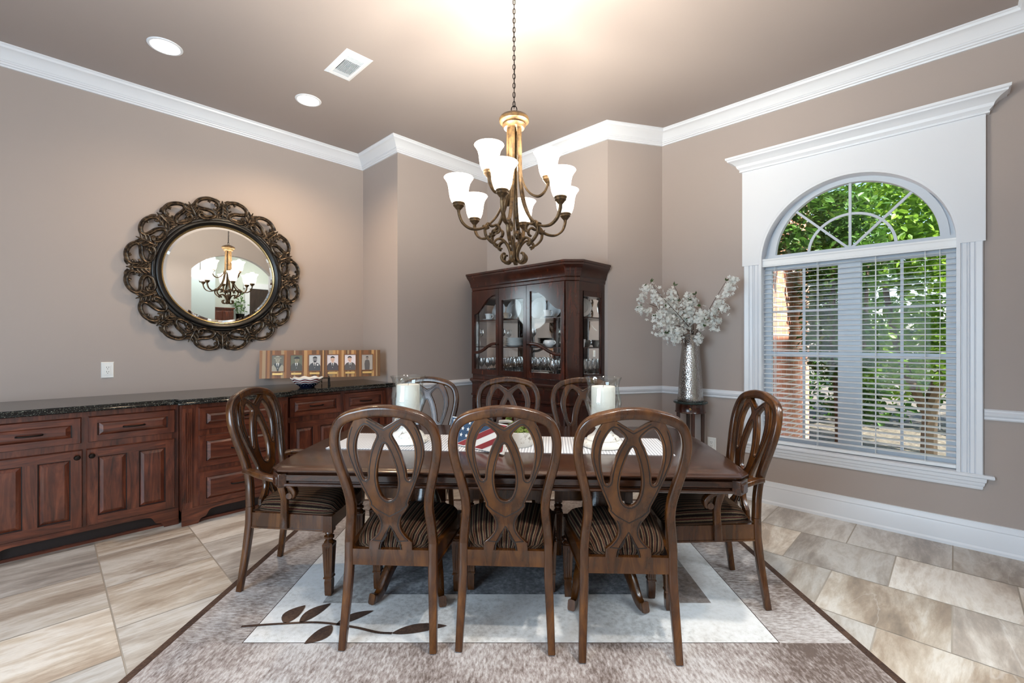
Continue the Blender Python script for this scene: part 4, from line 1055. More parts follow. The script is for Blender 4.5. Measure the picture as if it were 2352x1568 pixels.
def glazed(name, x0, x1, curve, hinge):
    """glazed door; curve: 0 straight head, +1 head and mullion rise to the right, -1 to the left"""
    z0, z1, w = U0 + .05, U1 - .02, .040; y0, y1 = CF - .014, CF + .012; m = MB()
    m.box(x0, x0 + w, y0, y1, z0, z1); m.box(x1 - w, x1, y0, y1, z0, z1); m.box(x0 + w, x1 - w, y0, y1, z0, z0 + .055)
    i0, i1 = x0 + w, x1 - w
    if curve == 0: m.box(i0, i1, y0, y1, z1 - .12, z1)
    else:
        sh = [(0, -.25), (.15, -.235), (.35, -.18), (.55, -.115), (.75, -.075), (.9, -.062), (1, -.06)]
        pts = [(i0 + (i1 - i0) * (t if curve > 0 else 1 - t), z1 + dz) for t, dz in sh]
        if curve < 0: pts = pts[::-1]
        pc = [(p.x, p.y) for p in cr(pts, 4)]
        m.prism([(i0, z1)] + [(i1, z1)][::1] + pc[::-1], y0, y1, 'y')
        mu = [(0, 1.232), (.2, 1.238), (.4, 1.262), (.6, 1.298), (.8, 1.322), (1, 1.328)]
        pm = cr([(i0 + (i1 - i0) * (t if curve > 0 else 1 - t), y0 + .012, z) for t, z in mu], 4)
        m.sweep(pm, rrect(.030, .024, .6, 2), (0, 1, 0))
    d = m.build(name, K, cc, smooth=30)
    MB().box(i0 - .004, i1 + .004, CF, CF + .003, z0 + .05, z1 - .03).build('pane', M['pane'], d, smooth=0)
    if curve:
        kx = x1 - w / 2 if curve > 0 else x0 + w / 2
        MB().lathe([(.004, 0), (.004, .010), (.009, .014), (.007, .021), (0, .023)], 12, T=Matrix.Translation((kx, y0, 1.32)) @ Matrix.Rotation(PI / 2, 4, 'X')).build('knob', M['iron'], d)
glazed('left_door', -3.715, -3.305, 1, -1); glazed('centre_panel', -3.300, -2.925, 0, 0); glazed('right_door', -2.920, -2.470, -1, 1)
for s, xe in ((-1, CX0), (1, CX1)):
    y0, y1 = CF + CHM + .055, CBK - .040; za, zb_ = U0 + .046, U1 - .101; w1 = .045; xi = xe - s * .022
    ring2 = [(y0, za), (y1, za), (y1, zb_), (y0, zb_)], [(y0 + .012, za + w1), (y1 - .012, za + w1), (y1 - .012, zb_ - w1), (y0 + .012, zb_ - w1)]
    v = [(x, y, z) for x in (xe, xi) for rg in ring2 for y, z in rg]; f = []
    for i in range(4):
        k = (i + 1) % 4; f += [(i, k, 4 + k, 4 + i), (8 + i, 8 + k, 12 + k, 12 + i), (i, k, 8 + k, 8 + i), (4 + i, 4 + k, 12 + k, 12 + i)]
    sp_ = MB().add(v, f).build('side_frame', K, cc, smooth=0)
    MB().box(min(xe - s * .009, xe - s * .012), max(xe - s * .009, xe - s * .012), y0 + .012, y1 - .012, za + w1, zb_ - w1).build('side_pane', M['pane'], sp_, smooth=0)

# ---- china and glass inside it
Z1, Z2, Z3 = 1.0005, 1.2955, 1.5755
plate_p = [(0, .003), (.058, .003), (.066, .009), (.103, .018), (.107, .021), (.104, .022), (.070, .014), (.066, .016), (.063, .010), (.056, .008), (0, .008)]
plate_me = MB().lathe(plate_p, 40).mesh('plate', M['porcelain'], 40)
def first(me, name, label, cat, loc, group=None, rot=None, sc=None):
    o = bpy.data.objects.new(name, me); COL.objects.link(o); tag(o, label, cat, group); o.location = loc
    if rot: o.rotation_euler = rot
    if sc: o.scale = sc
    return o
def atpx(px, y):   # x on the depth line y for a column measured in the photograph
    dx = (px - 1176) / 1045.3; rx, ry = CC * dx - SS, SS * dx + CC
    return rx / ry * y
lab = ['standing white dinner plate in the china cabinet, leftmost behind the centre panel', 'large standing white plate behind the centre glass panel, its right half', 'large standing white plate behind the right cabinet door, beside a cup', 'standing white plate behind the right cabinet door, cut off by its stile', 'standing white plate seen through the side pane of the china cabinet']
for i, (px, yy, s) in enumerate(((1148, 3.50, .95), (1183, 3.54, 1.03), (1239, 3.54, 1.03), (1274, 3.575, 1.0), (1337, 3.54, .85))):
    first(plate_me, 'dinner_plate', lab[i], 'plate', (atpx(px, yy), yy, Z3 + .1085 * s), 'plates standing on the top shelf', (rad(80), 0, rad(32) if i == 4 else 0), (s, s, s))
gp_ = MB().lathe([(0, .003), (.06, .003), (.075, .010), (.125, .024), (.128, .027), (.072, .016), (0, .009)], 36).mesh('glass_platter', M['crystal'], 40)
first(gp_, 'glass_platter', 'clear cut-glass platter standing behind the left cabinet door', 'platter', (atpx(1101, 3.57), 3.57, Z3 + .129), None, (rad(80), 0, 0))
def cup(name, label, loc, group, rz=0, sc=1):
    t = thing(name, label, 'cup', loc, rz, group); t.scale = (sc, sc, sc)
    MB().lathe([(0, .004), (.020, .0), (.026, .002), (.028, .010), (.030, .035), (.038, .062), (.041, .068), (.038, .067), (.028, .036), (.024, .012), (0, .008)], 24).build('bowl', M['porcelain'], t)
    MB().tube(cr([(.030, 0, .052), (.048, 0, .056), (.054, 0, .040), (.044, 0, .022), (.029, 0, .016)], 5), .0035, 8).build('handle', M['porcelain'], t)
    return t
sauc_me = MB().lathe([(0, .003), (.028, .002), (.04, .006), (.066, .013), (.068, .015), (.04, .010), (0, .006)], 30).mesh('saucer', M['porcelain'], 40)
for px, lb in ((1122, 'behind the left cabinet door, top shelf'), (1164, 'behind the centre glass panel, top shelf'), (1257, 'behind the right cabinet door, top shelf')):
    x = atpx(px, 3.36)
    first(sauc_me, 'saucer', 'white saucer under a cup ' + lb, 'saucer', (x, 3.36, Z3), 'saucers in the china cabinet')
    cup('teacup', 'white teacup on a saucer ' + lb, (x, 3.36, Z3 + .0065), 'cups in the china cabinet', rad(20))
cup('teacup', 'white cup behind the side pane of the china cabinet, middle shelf', (atpx(1335, 3.42), 3.42, Z2), 'cups in the china cabinet', rad(200), 1.1)
cup('cream_jug', 'white creamer standing behind the side pane near the corner post', (atpx(1322, 3.52), 3.52, Z2), 'cups in the china cabinet', rad(160), 1.0)
for k in range(7):
    first(plate_me, 'dinner_plate', 'white plate in the stack behind the centre panel, ' + ('bottom of the stack', 'second from the bottom', 'third from the bottom', 'in the middle of it', 'third from the top', 'second from the top', 'topmost of the stack')[k], 'plate', (atpx(1180, 3.42), 3.42, Z2 - .003 + k * .0125), 'stacked dinner plates')
sb_ = thing('sugar_bowl', 'round white sugar bowl behind the right cabinet door, middle shelf', 'bowl', (atpx(1262, 3.38), 3.38, Z2))
MB().lathe([(0, .004), (.026, 0), (.030, .004), (.050, .025), (.056, .050), (.050, .068), (.047, .066), (.050, .050), (.044, .026), (0, .010)], 28).build('body', M['porcelain'], sb_)
for s in (-1, 1): MB().tube(cr([(s * .05, 0, .058), (s * .070, 0, .056), (s * .072, 0, .036), (s * .050, 0, .028)], 4), .0035, 8).build('handle', M['porcelain'], sb_)
for k in range(3):
    first(plate_me, 'side_plate', ('small plate at the bottom of the stack behind the right door', 'small plate in the middle of the stack behind the right door', 'small plate on top of the stack behind the right door')[k], 'plate', (atpx(1234, 3.52), 3.52, Z2 - .002 + k * .010), 'small stacked plates', None, (.8, .8, .8))
pl_me = MB().lathe([(0, .004), (.08, .0), (.095, .010), (.135, .040), (.140, .046), (.132, .042), (.09, .016), (0, .010)], 40).mesh('bowl', M['porcelain'], 40)
first(pl_me, 'serving_bowl', 'white serving bowl on the cabinet floor behind the right door', 'bowl', (atpx(1236, 3.37), 3.37, Z1), None, None, (.8, .7, 1))
first(pl_me, 'serving_dish', 'small white dish on the cabinet floor behind the centre panel edge', 'dish', (atpx(1190, 3.33), 3.33, Z1), None, None, (.55, .55, .9))
tall_me = MB().lathe([(0, .002), (.030, 0), (.030, .003), (.006, .008), (.004, .015), (.004, .065), (.010, .075), (.030, .100), (.035, .130), (.031, .168), (.029, .168), (.033, .130), (.028, .103), (.006, .080), (0, .079)], 18).mesh('wine_glass', M['crystal'], 60)
gob_me = MB().lathe([(0, .002), (.034, 0), (.034, .003), (.007, .010), (.005, .02), (.005, .09), (.014, .10), (.040, .125), (.044, .155), (.038, .195), (.036, .195), (.042, .155), (.037, .127), (.01, .107), (0, .106)], 18).mesh('goblet', M['crystal'], 60)
for px, lb in ((1103, 'left cabinet door'), (1152, 'centre glass panel'), (1222, 'right cabinet door')):
    first(gob_me, 'goblet', 'tall stemmed goblet on the middle shelf behind the ' + lb, 'glass', (atpx(px, 3.46), 3.46, Z2), 'goblets in the china cabinet')
secs = [(((1103, 3.36), (1120, 3.36), (1106, 3.45), (1124, 3.45), (1109, 3.54), (1128, 3.54)), 'stemmed wine glass on the cabinet floor behind the left door'),
        (((1146, 3.34), (1161, 3.34), (1151, 3.43), (1167, 3.43), (1183, 3.44), (1146, 3.52), (1162, 3.52), (1178, 3.52), (1194, 3.52)), 'stemmed wine glass on the cabinet floor behind the centre panel'),
        (((1221, 3.57), (1237, 3.57), (1252, 3.57)), 'stemmed wine glass at the back behind the right door'),
        (((1270, 3.34), (1277, 3.43), (1272, 3.52)), 'stemmed wine glass in the cluster by the right door stile')]
for pxs, lb in secs:
    for px, yy in pxs:
        first(tall_me, 'wine_glass', lb, 'glass', (max(atpx(px, yy), -3.735), yy, Z1), lb.replace('stemmed wine glass', 'wine glasses'))
for i in range(7):
    first(tall_me, 'wine_glass', 'stemmed wine glass seen through the side pane of the china cabinet', 'glass', (-2.442 - .082 * (i // 4), 3.385 + .076 * (i % 4) + .036 * (i // 4), Z1), 'wine glasses behind the side pane')

# ================================================================== plant stand, vase, blossom branches
SX, SY, SZ = -1.70, 4.045, .818
ps = thing('plant_stand', 'small round dark wooden stand with a green marble top in the corner', 'stand', (SX, SY, 0))
gm = NT('dark_green_marble'); gm_ = gm.set(color=gm.ramp(gm.noise(gm.coord(), 30, 5, .7, 1), [(.35, '0E1614'), (.7, '3B4A48')]), rough=.12)
MB().lathe([(0, SZ - .020), (.138, SZ - .020), (.146, SZ - .015), (.146, SZ - .006), (.140, SZ), (0, SZ)], 40).build('marble_top', gm_, ps)
MB().lathe([(0, SZ - .10), (.130, SZ - .10), (.132, SZ - .096), (.126, SZ - .085), (.126, SZ - .030), (.130, SZ - .021), (0, SZ - .021)], 40).build('apron', M['china'], ps)
for k in range(4):
    a = rad(80 + 90 * k) + YAW; x, y = .104 * math.cos(a), .104 * math.sin(a)
    MB().sweep([(x, y, 0), (x, y, .25), (x, y, SZ - .10)], rrect(.030, .030, .3, 1), (math.cos(a), math.sin(a), 0), scale=[.62, .8, 1]).build('leg', M['china'], ps)
MB().lathe([(0, .20), (.075, .20), (.075, .218), (0, .218)], 30).build('lower_shelf', M['china'], ps)
da = YAW - rad(90) - rad(22)
MB().lathe([(.003, 0), (.003, .008), (.010, .011), (.010, .016), (.006, .019), (0, .019)], 14, T=Matrix.Translation((.125 * math.cos(da), .125 * math.sin(da), SZ - .058)) @ Matrix.Rotation(da, 4, 'Z') @ Matrix.Rotation(PI / 2, 4, 'Y')).build('knob', M['gold'], ps)
vz = MB().lathe([(0, .003), (.104, .003), (.108, .0), (.111, .006), (.107, .04), (.098, .20), (.088, .34), (.078, .44), (.073, .485), (.078, .515), (.092, .560), (.101, .590), (.098, .591), (.088, .560), (.071, .487), (.08, .40), (.09, .2), (.09, .02), (0, .012)], 64)
vo = vz.build('vase', M['hammered'], None, smooth=60, loc=(SX, SY, SZ + .0005)); tag(vo, 'tall waisted hammered silver vase on the small corner stand', 'vase')
VR = Vector((CC, SS, 0)); VF = Vector((-SS, CC, 0))   # to the right / away, as the stand is seen
VM = Vector((SX, SY, SZ + .54)); MP = .00391
def vpt(px, py, dep=0):
    yd = 4.085 + dep - max(0, px - 1592) * .0034   # branches to the right come forward, clear of the window wall
    return D((px - 1176) / 1045.3 * yd, yd, 1.35 + (784 - py) / 1045.3 * yd)
def flower(mb, c, nrm, s):
    nrm = nrm.normalized(); t = nrm.orthogonal().normalized(); b = nrm.cross(t); a0_ = random.random() * 6
    for k in range(5):
        a = a0_ + k * 2 * PI / 5; d = t * math.cos(a) + b * math.sin(a); e_ = nrm.cross(d)
        mb.add([c, c + d * s * .55 + e_ * s * .36 + nrm * s * .12, c + d * s * 1.0 + e_ * s * .18 + nrm * s * .35, c + d * s * 1.0 - e_ * s * .18 + nrm * s * .30, c + d * s * .55 - e_ * s * .36 + nrm * s * .12], [(0, 1, 2, 3, 4)])
branches = [
    ('blossom branch reaching furthest left from the silver vase', [[(1592, 772), (1572, 738), (1540, 703), (1512, 672), (1494, 648)], [(1540, 706), (1515, 706), (1492, 698)]], [(1500, 668, 20, 16), (1485, 660, 12, 10), (1482, 715, 18, 14), (1468, 708, 10, 8), (1512, 690, 14, 12), (1530, 705, 22, 18), (1472, 690, 8, 5), (1478, 678, 10, 6)], -.06),
    ('low drooping blossom branch on the left of the silver vase', [[(1590, 772), (1570, 752), (1548, 748), (1535, 765)], [(1560, 750), (1556, 770), (1552, 785)]], [(1520, 745, 20, 18), (1540, 765, 18, 16), (1555, 780, 16, 14), (1517, 768, 10, 8), (1563, 760, 18, 14), (1512, 728, 14, 12), (1538, 740, 22, 20)], -.10),
    ('blossom branch bending up beside the bare twig, left of centre', [[(1592, 772), (1580, 735), (1565, 700), (1556, 672), (1548, 656)]], [(1543, 672, 12, 14), (1550, 690, 16, 14), (1545, 715, 22, 20), (1560, 730, 22, 20), (1535, 722, 18, 14), (1530, 690, 10, 8), (1575, 745, 16, 12)], .03),
    ('upright blossom branch in the middle of the silver vase', [[(1592, 772), (1591, 735), (1588, 708), (1594, 690), (1598, 676)]], [(1582, 682, 10, 10), (1593, 692, 12, 10), (1578, 700, 16, 14), (1572, 720, 18, 14), (1588, 715, 14, 12), (1582, 738, 14, 10), (1578, 757, 16, 10)], -.03),
    ('blossom branch reaching highest to the right, toward the window', [[(1596, 772), (1612, 745), (1632, 705), (1654, 668), (1668, 645)]], [(1684, 643, 10, 12), (1678, 658, 14, 16), (1668, 672, 12, 10), (1655, 695, 14, 16), (1664, 708, 10, 10), (1642, 712, 14, 14), (1634, 733, 16, 14), (1648, 735, 10, 8), (1640, 752, 10, 8), (1626, 722, 10, 8)], .02),
    ('short blossom sprig right of centre, one flower hanging over the vase rim', [[(1596, 772), (1610, 745), (1611, 715), (1610, 703)], [(1598, 774), (1604, 766), (1606, 776)]], [(1606, 720, 12, 12), (1616, 735, 14, 12), (1603, 735, 8, 6), (1606, 772, 9, 9), (1605, 783, 8, 7), (1612, 750, 10, 6)], -.085)]
for lb, twigs, cl, dep in branches:
    t = thing('blossom_branch', lb, 'flower', VM, 0, 'blossom branches in the silver vase')
    tm = MB()
    for tw in twigs:
        k = len(tw); pts = [vpt(px, py, dep * min(1, i / 2)) - VM for i, (px, py) in enumerate(tw)]
        if tw is twigs[0]: pts = [pts[0] + Vector((0, 0, -.22)) - VR * (pts[0].dot(VR) * 1.4)] + pts
        pc = cr(pts, 4); tm.tube(pc, [.0036 - .002 * i / len(pc) for i in range(len(pc))], 6)
    tm.build('stem', M['twig'], t)
    fm_ = MB()
    for px, py, r, n in cl:
        for _ in range(int(n * 2.5)):
            d = Vector((random.gauss(0, .45), random.gauss(0, .45), random.gauss(0, .45)))
            c = vpt(px, py, dep) - VM + (VR * d.x + VF * d.y * .8 + Vector((0, 0, d.z))) * r * MP
            flower(fm_, c, Vector((d.x * VR.x - VF.x * .4, d.x * VR.y - VF.y * .4, d.z + .15)) + Vector((random.gauss(0, .35), random.gauss(0, .35), random.gauss(0, .35))), random.uniform(.0125, .019))
    fm_.build('blossoms', M['petal'], t, smooth=0)
    lm = MB()
    for px, py in [twigs[0][-1]] + [(c[0] + random.uniform(-8, 8), c[1]) for c in cl[1:6:2]]:
        c = vpt(px, py, dep) - VM
        for _ in range(2):
            a = (VR * random.gauss(0, 1) + Vector((0, 0, random.uniform(.2, 1.2))) - VF * random.uniform(0, .6)).normalized(); s = a.cross(VF).normalized()
            L_ = random.uniform(.030, .045); lm.add([c, c + a * L_ * .4 + s * .009, c + a * L_, c + a * L_ * .4 - s * .009], [(0, 1, 2), (0, 2, 3)])
    lm.build('leaves', M['leaf_house'], t, smooth=0)

# ================================================================== on the dining table
TZ = TH + .0028
def hurricane(label, x, y):
    t = thing('candle_holder', label, 'candle holder', D(x, y, TZ))
    MB().lathe([(0, .001), (.108, .001), (.115, .006), (.116, .014), (.110, .026), (.094, .034), (.090, .038), (.092, .044), (.086, .054), (.064, .068), (.046, .088), (.040, .100), (.046, .106), (.046, .112), (.050, .118), (.074, .124), (.078, .130), (.076, .136), (0, .136)], 40).build('base', M['distressed'], t)
    MB().lathe([(.052, .1365), (.066, .150), (.080, .175), (.092, .205), (.101, .235), (.101, .255), (.095, .285), (.088, .315), (.086, .335), (.092, .365), (.103, .386), (.1005, .387), (.090, .366), (.084, .335), (.086, .315), (.093, .285), (.0985, .255), (.0985, .235), (.090, .205), (.078, .176), (.064, .152), (.052, .140)], 48, cap=False).build('glass_shade', M['hurricane'], t, smooth=60)
    return t
hurricane('white distressed hurricane candle holder on the left half of the runner', -.608, 2.665)
hurricane('white distressed hurricane candle holder on the window half of the runner', .512, 2.555)
for lb, x, y in (('thick ivory pillar candle inside the left hurricane glass', -.608, 2.665), ('thick ivory pillar candle inside the hurricane glass nearer the window', .512, 2.555)):
    t = thing('pillar_candle', lb, 'candle', D(x, y, TZ + .1365), 0, 'pillar candles')
    MB().lathe([(0, 0), (.046, 0), (.0475, .006), (.058, .02), (.066, .035), (.0665, .195), (.064, .2), (.058, .199), (.045, .194), (0, .192)], 36).build('wax', M['candle'], t)
    MB().tube([(0, 0, .19), (.001, 0, .20), (.003, 0, .207)], .0012, 6).build('wick', M['black_iron'], t)
# wooden flag plaque leaning back on the flower pot side of the runner
fpA, fpB = D(-.373, 2.615, TZ), D(-.085, 2.372, TZ)
fdir = (fpB - fpA).normalized(); FLEN, FHT = .42, .152
fl = thing('flag_plaque', 'wooden star-spangled plaque with slanted red and white stripes standing on the runner', 'plaque', fpA, math.atan2(fdir.y, fdir.x))
FT = Matrix.Rotation(rad(-16), 4, 'X')
MB().box(0, FLEN, 0, .018, .006, FHT + .006, 0, FT).build('board', M['white'], fl, bevel=0)
def fpoly(mb, pts, d=-.0008, mi=0): mb.add([(u * FLEN, d, v * FHT + .006) for u, v in pts], [tuple(range(len(pts)))], mi, FT)
mb = MB(); e0 = .06
fpoly(mb, [(.004, .03), (.16, .03), (.86, .97), (.004, .97)])
mb.build('star_field', M['blue'], fl, smooth=0)
mb = MB()
for col, (u0, v0) in enumerate(((.055, .86), (.155, .86), (.255, .86), (.355, .86))):
    for r in range(4 - (0 if col < 1 else 0)):
        u, v = u0 - .010 * r, v0 - r * .235
        if v < .07 or (v - .03) < (u - .12) * 1.35: continue
        pts = []
        for k in range(10):
            a = PI / 2 + k * PI / 5; q = .013 if k % 2 == 0 else .0055; pts.append((u + q * math.cos(a) / FLEN, v + q * math.sin(a) / FHT))
        fpoly(mb, pts, -.0016)
mb.build('stars', M['white'], fl, smooth=0)
mb = MB()
for u0 in (.17, .50, .80): 
    u1 = u0 + .155; pts = [(u0, .03), (u1, .03), (min(.996, u1 + .70), .97 if u1 + .70 < .996 else .03 + (.996 - u1) / .70 * .94)]
    if u1 + .70 > .996 and u0 + .70 > .996: pts.append((.996, .03 + (.996 - u0) / .70 * .94))
    elif u1 + .70 > .996: pts += [(.996, .97), (u0 + .70, .97)]
    else: pts.append((u0 + .70, .97))
    fpoly(mb, pts)
mb.build('red_stripes', M['red'], fl, smooth=0)
MB().box(FLEN * .45, FLEN * .5, .018, .024, 0, FHT * .8).build('easel_strut', M['white'], fl, smooth=0)
# distressed pot with moss
pt = thing('moss_pot', 'distressed white pot of green moss in the middle of the runner', 'pot', D(.035, 2.585, TZ))
MB().lathe([(0, 0), (.078, 0), (.084, .006), (.098, .05), (.100, .085), (.096, .087), (.092, .08), (0, .078)], 36).build('pot', M['distressed'], pt)
mm = MB()
for i in range(70):
    a, r = random.random() * 2 * PI, .088 * random.random() ** .5
    h = .086 + .040 * (1 - (r / .09) ** 2) * random.uniform(.5, 1)
    mm.lathe([(0, -.014), (.012, -.008), (.016, 0), (.011, .009), (0, .013)], 7, (r * math.cos(a), r * math.sin(a), h))
for i in range(40):
    t_ = i / 39; mm.lathe([(0, -.008), (.009, -.003), (.007, .006), (0, .009)], 6, (-.085 - .03 * math.sin(t_ * 3) + random.gauss(0, .006), .04 + random.gauss(0, .01), .10 + .06 * t_))
mm.build('moss', M['moss'], pt)
tw_ = MB(); tw_.tube(cr([(-.13, -.02, .118), (-.08, -.01, .125), (-.045, 0, .122)], 4), .010, 10)
tw_.build('bark_twig', plain('grey_bark_twig', 'A9A39C', .7), pt)

# ================================================================== on the worktop: easel, row of portraits, bowl
PA, PB = Vector((-4.656, 1.400, 0)), Vector((-4.160, 2.369, 0)); pd = (PB - PA).normalized(); PL, PHt, PZ = (PB - PA).length, .264, 1.002
pw = [plain('strip_wood_%d' % i, c, .45) for i, c in enumerate(('A06A34', '7E4E26', 'C0925A', '68441F', 'A98A62', '93602C'))]
pk = thing('portrait_plank', 'long wooden plank holding a row of six old portraits, standing on the granite worktop', 'picture frame', (PA.x, PA.y, PZ), math.atan2(pd.y, pd.x))
PT = Matrix.Rotation(rad(-6), 4, 'X')
rs = random.Random(5); bm_ = MB(); x = 0
while x < PL - .001:
    w = min(rs.uniform(.012, .030), PL - x); d = rs.uniform(-.003, .002)
    bm_.box(x, x + w, d, .02, 0, PHt, rs.randrange(6), PT); x += w
bm_.build('board', pw, pk, smooth=0)
tones_ = [('6B6452', '3B362B', 'A39A84'), ('6A6A52', '4A473C', '8F876C'), ('C9C8C6', '4A4A4B', '8A8482'), ('E3D6D6', '4C4448', 'DDB39C'), ('EBDDDD', '5E5552', 'E3B7A2'), ('A99F95', '5B5350', '8C7A6E')]
ph_mats = {}
def pm(c):
    if c not in ph_mats: ph_mats[c] = plain('photo_' + c.lower(), c, .35)
    return ph_mats[c]
PW_, PHH = .102, .150
kinds = ['hat', 'cap', 'beard', 'bare', 'bare', 'full']
labs = ['sepia portrait of a person in a brimmed hat and pale jacket', 'dark sepia portrait of a person in a cap', 'grey portrait of a person in a dark coat with a white badge', 'colour portrait of a person in a dark suit and striped tie', 'portrait of a person in a dark suit, white shirt and dark tie', 'faded portrait of a person standing in dark clothes']
for i in range(6):
    cx_ = .155 + i * .1615; z0 = .066
    f_ = MB(); ax2 = lambda u, v, w: tuple(PT @ Vector((cx_ + u, w, z0 + v)))
    a, b, w_ = PW_ / 2 + .008, PW_ / 2, .0
    for (u0, u1, v0, v1) in ((-a, -b, -.008, PHH + .008), (b, a, -.008, PHH + .008), (-b, b, -.008, 0), (-b, b, PHH, PHH + .008)):
        f_.frus((u0, u1, v0, v1, -.002), (u0, u1, v0, v1, -.008), ax2)
    fr = f_.build('moulding', pw[1], pk, smooth=0)
    bg, coat_, skin = tones_[i]; k_ = kinds[i]
    mats = [pm(bg), pm(coat_), pm(skin), pm('EFECE6'), pm('2B2522'), pm('241F1E')]
    m = MB()
    def shp(pts, dz, mi): m.add([tuple(PT @ Vector((cx_ + u, -.0038 - dz, z0 + v))) for u, v in pts], [tuple(range(len(pts)))], mi)
    def ell(cx2, cz2, a_, b_, n=18, t0=0, t1=2 * PI): return [(cx2 + a_ * math.cos(t0 + (t1 - t0) * q / (n - (0 if t1 - t0 > 6 else 1))), cz2 + b_ * math.sin(t0 + (t1 - t0) * q / (n - (0 if t1 - t0 > 6 else 1)))) for q in range(n)]
    shp([(-b, 0), (b, 0), (b, PHH), (-b, PHH)], 0, 0)
    sh_ = (.0, .004, .002, 0, -.004, 0)[i]; sc_ = .62 if k_ == 'full' else 1
    hz_ = .108 if k_ != 'full' else .118
    if k_ == 'full': shp([(-.022, 0), (-.026, .06), (-.020, .092), (-.008, .100), (.008, .100), (.020, .092), (.026, .055), (.022, 0)], .0002, 1)
    else: shp([(-b, 0), (-b, .045), (-.036, .068), (-.014, .078), (.014, .078), (.036, .068), (b, .045), (b, 0)], .0002, 1)
    if k_ != 'full':
        shp([(-.010, .080), (.010, .080), (.013, .072), (0, .022), (-.013, .072)], .0004, 3); shp([(-.004, .072), (.004, .072), (.005, .040), (0, .028), (-.005, .040)], .0006, 4)
        shp([(-.008, .074), (.008, .074), (.010, .095), (-.010, .095)], .0005, 2)
    shp(ell(sh_, hz_, .019 * sc_, .025 * sc_), .0007, 2)
    shp(ell(sh_, hz_ + .010 * sc_, .0205 * sc_, .020 * sc_, 14, 0, PI) + [(sh_ - .017 * sc_, hz_ + .012 * sc_), (sh_, hz_ + .016 * sc_), (sh_ + .017 * sc_, hz_ + .012 * sc_)], .0008, 5)
    for s in (-1, 1): shp(ell(sh_ + s * .0075 * sc_, hz_ + .003 * sc_, .0028 * sc_, .0014 * sc_, 8), .0009, 5); shp([(sh_ + s * .004 * sc_, hz_ + .007 * sc_), (sh_ + s * .011 * sc_, hz_ + .008 * sc_), (sh_ + s * .011 * sc_, hz_ + .0092 * sc_), (sh_ + s * .004 * sc_, hz_ + .0085 * sc_)], .0009, 5)
    shp([(sh_ - .0065 * sc_, hz_ - .0125 * sc_), (sh_ + .0065 * sc_, hz_ - .0125 * sc_), (sh_ + .004 * sc_, hz_ - .015 * sc_), (sh_ - .004 * sc_, hz_ - .015 * sc_)], .0009, 4)
    shp([(sh_ - .001, hz_ + .003 * sc_), (sh_ + .001, hz_ + .003 * sc_), (sh_ + .003 * sc_, hz_ - .006 * sc_), (sh_ - .002 * sc_, hz_ - .006 * sc_)], .0009, 4 if k_ in ('hat', 'cap') else 2)
    if k_ == 'hat': shp(ell(sh_, hz_ + .016, .034, .0075), .001, 2); shp(ell(sh_, hz_ + .017, .020, .022, 14, 0, PI), .0011, 2); shp([(sh_ - .020, hz_ + .017), (sh_ + .020, hz_ + .017), (sh_ + .019, hz_ + .022), (sh_ - .019, hz_ + .022)], .0012, 4); shp([(-b, 0), (-b, .045), (-.036, .066), (-.012, .030), (-.006, 0)], .0005, 2); shp([(b, 0), (b, .045), (.036, .066), (.012, .030), (.008, 0)], .0005, 2)
    if k_ == 'cap': shp(ell(sh_, hz_ + .012, .025, .016, 14, -.2, PI + .2), .001, 5); shp([(sh_ - .030, hz_ + .010), (sh_ + .010, hz_ + .012), (sh_ + .010, hz_ + .016), (sh_ - .026, hz_ + .015)], .0011, 4)
    if k_ == 'beard': shp(ell(sh_, hz_ - .012, .015, .014, 14, PI, 2 * PI), .001, 5); shp(ell(.026, .056, .007, .009), .001, 3)
    po = m.build('photo', mats, fr, smooth=0); po['label'] = labs[i]
    pl_ = MB(); pl_.frus((-.045, .045, -.036, -.016, -.002), (-.044, .044, -.035, -.017, -.0065), ax2)
    pl_.build('name_plate', plain('brass_name_plate', 'D9B06A', .35, .3), pk, smooth=0)
es = thing('easel', 'small black iron easel holding up the plank of portraits', 'easel', (*(PA + pd * (PL * .49))[:2], .9305), math.atan2(pd.y, pd.x))
m = MB()
for x in (-.075, .075):
    m.tube(cr([(x, -.026, .086), (x, -.028, .072), (x, -.020, .064), (x, .030, .062)], 4), .004, 8)
    m.tube([(x, .030, .062), (x, .052, .20)], .004, 8); m.tube([(x, .012, .064), (x * 1.15, -.045, .004)], .004, 8)
    m.box(x - .010, x + .010, -.040, -.028, .0, .068)
m.tube([(-.075, .030, .062), (.075, .030, .062)], .004, 8); m.tube([(0, .051, .19), (0, .12, .004)], .004, 8); m.tube([(-.075, .051, .19), (.075, .051, .19)], .004, 8)
m.build('iron_stand', M['black_iron'], es)
bowl = thing('fluted_bowl', 'wavy-rimmed bowl with red and white stripes over starry navy, on the granite worktop', 'bowl', (-4.275, 1.690, .9305))
bm2 = MB(); NB = 72; prof_b = [(0, .002), (.055, .002), (.060, .0), (.064, .006), (.086, .022), (.108, .040), (.116, .047), (.124, .056), (.130, .066), (.135, .076), (.139, .086), (.136, .088), (.128, .070), (.108, .046), (.08, .026), (0, .014)]
v = []; f = []; mi = []
for j, (r, z) in enumerate(prof_b):
    am = max(0, (r - .085) / .055)
    for i in range(NB):
        a = 2 * PI * i / NB; wv = math.sin(a * 9); rr = r * (1 + .035 * am * wv); v.append((rr * math.cos(a), rr * math.sin(a), z + .006 * am * wv))
colr = [2, 2, 2, 2, 2, 0, 1, 0, 1, 0, 0, 0, 1, 0, 2]
for j in range(len(prof_b) - 1):
    for i in range(NB):
        k = (i + 1) % NB; bm2.mi.append(colr[j]); f.append((j * NB + i, j * NB + k, (j + 1) * NB + k, (j + 1) * NB + i))
bm2.v = [tuple(p) for p in v]; bm2.f = f
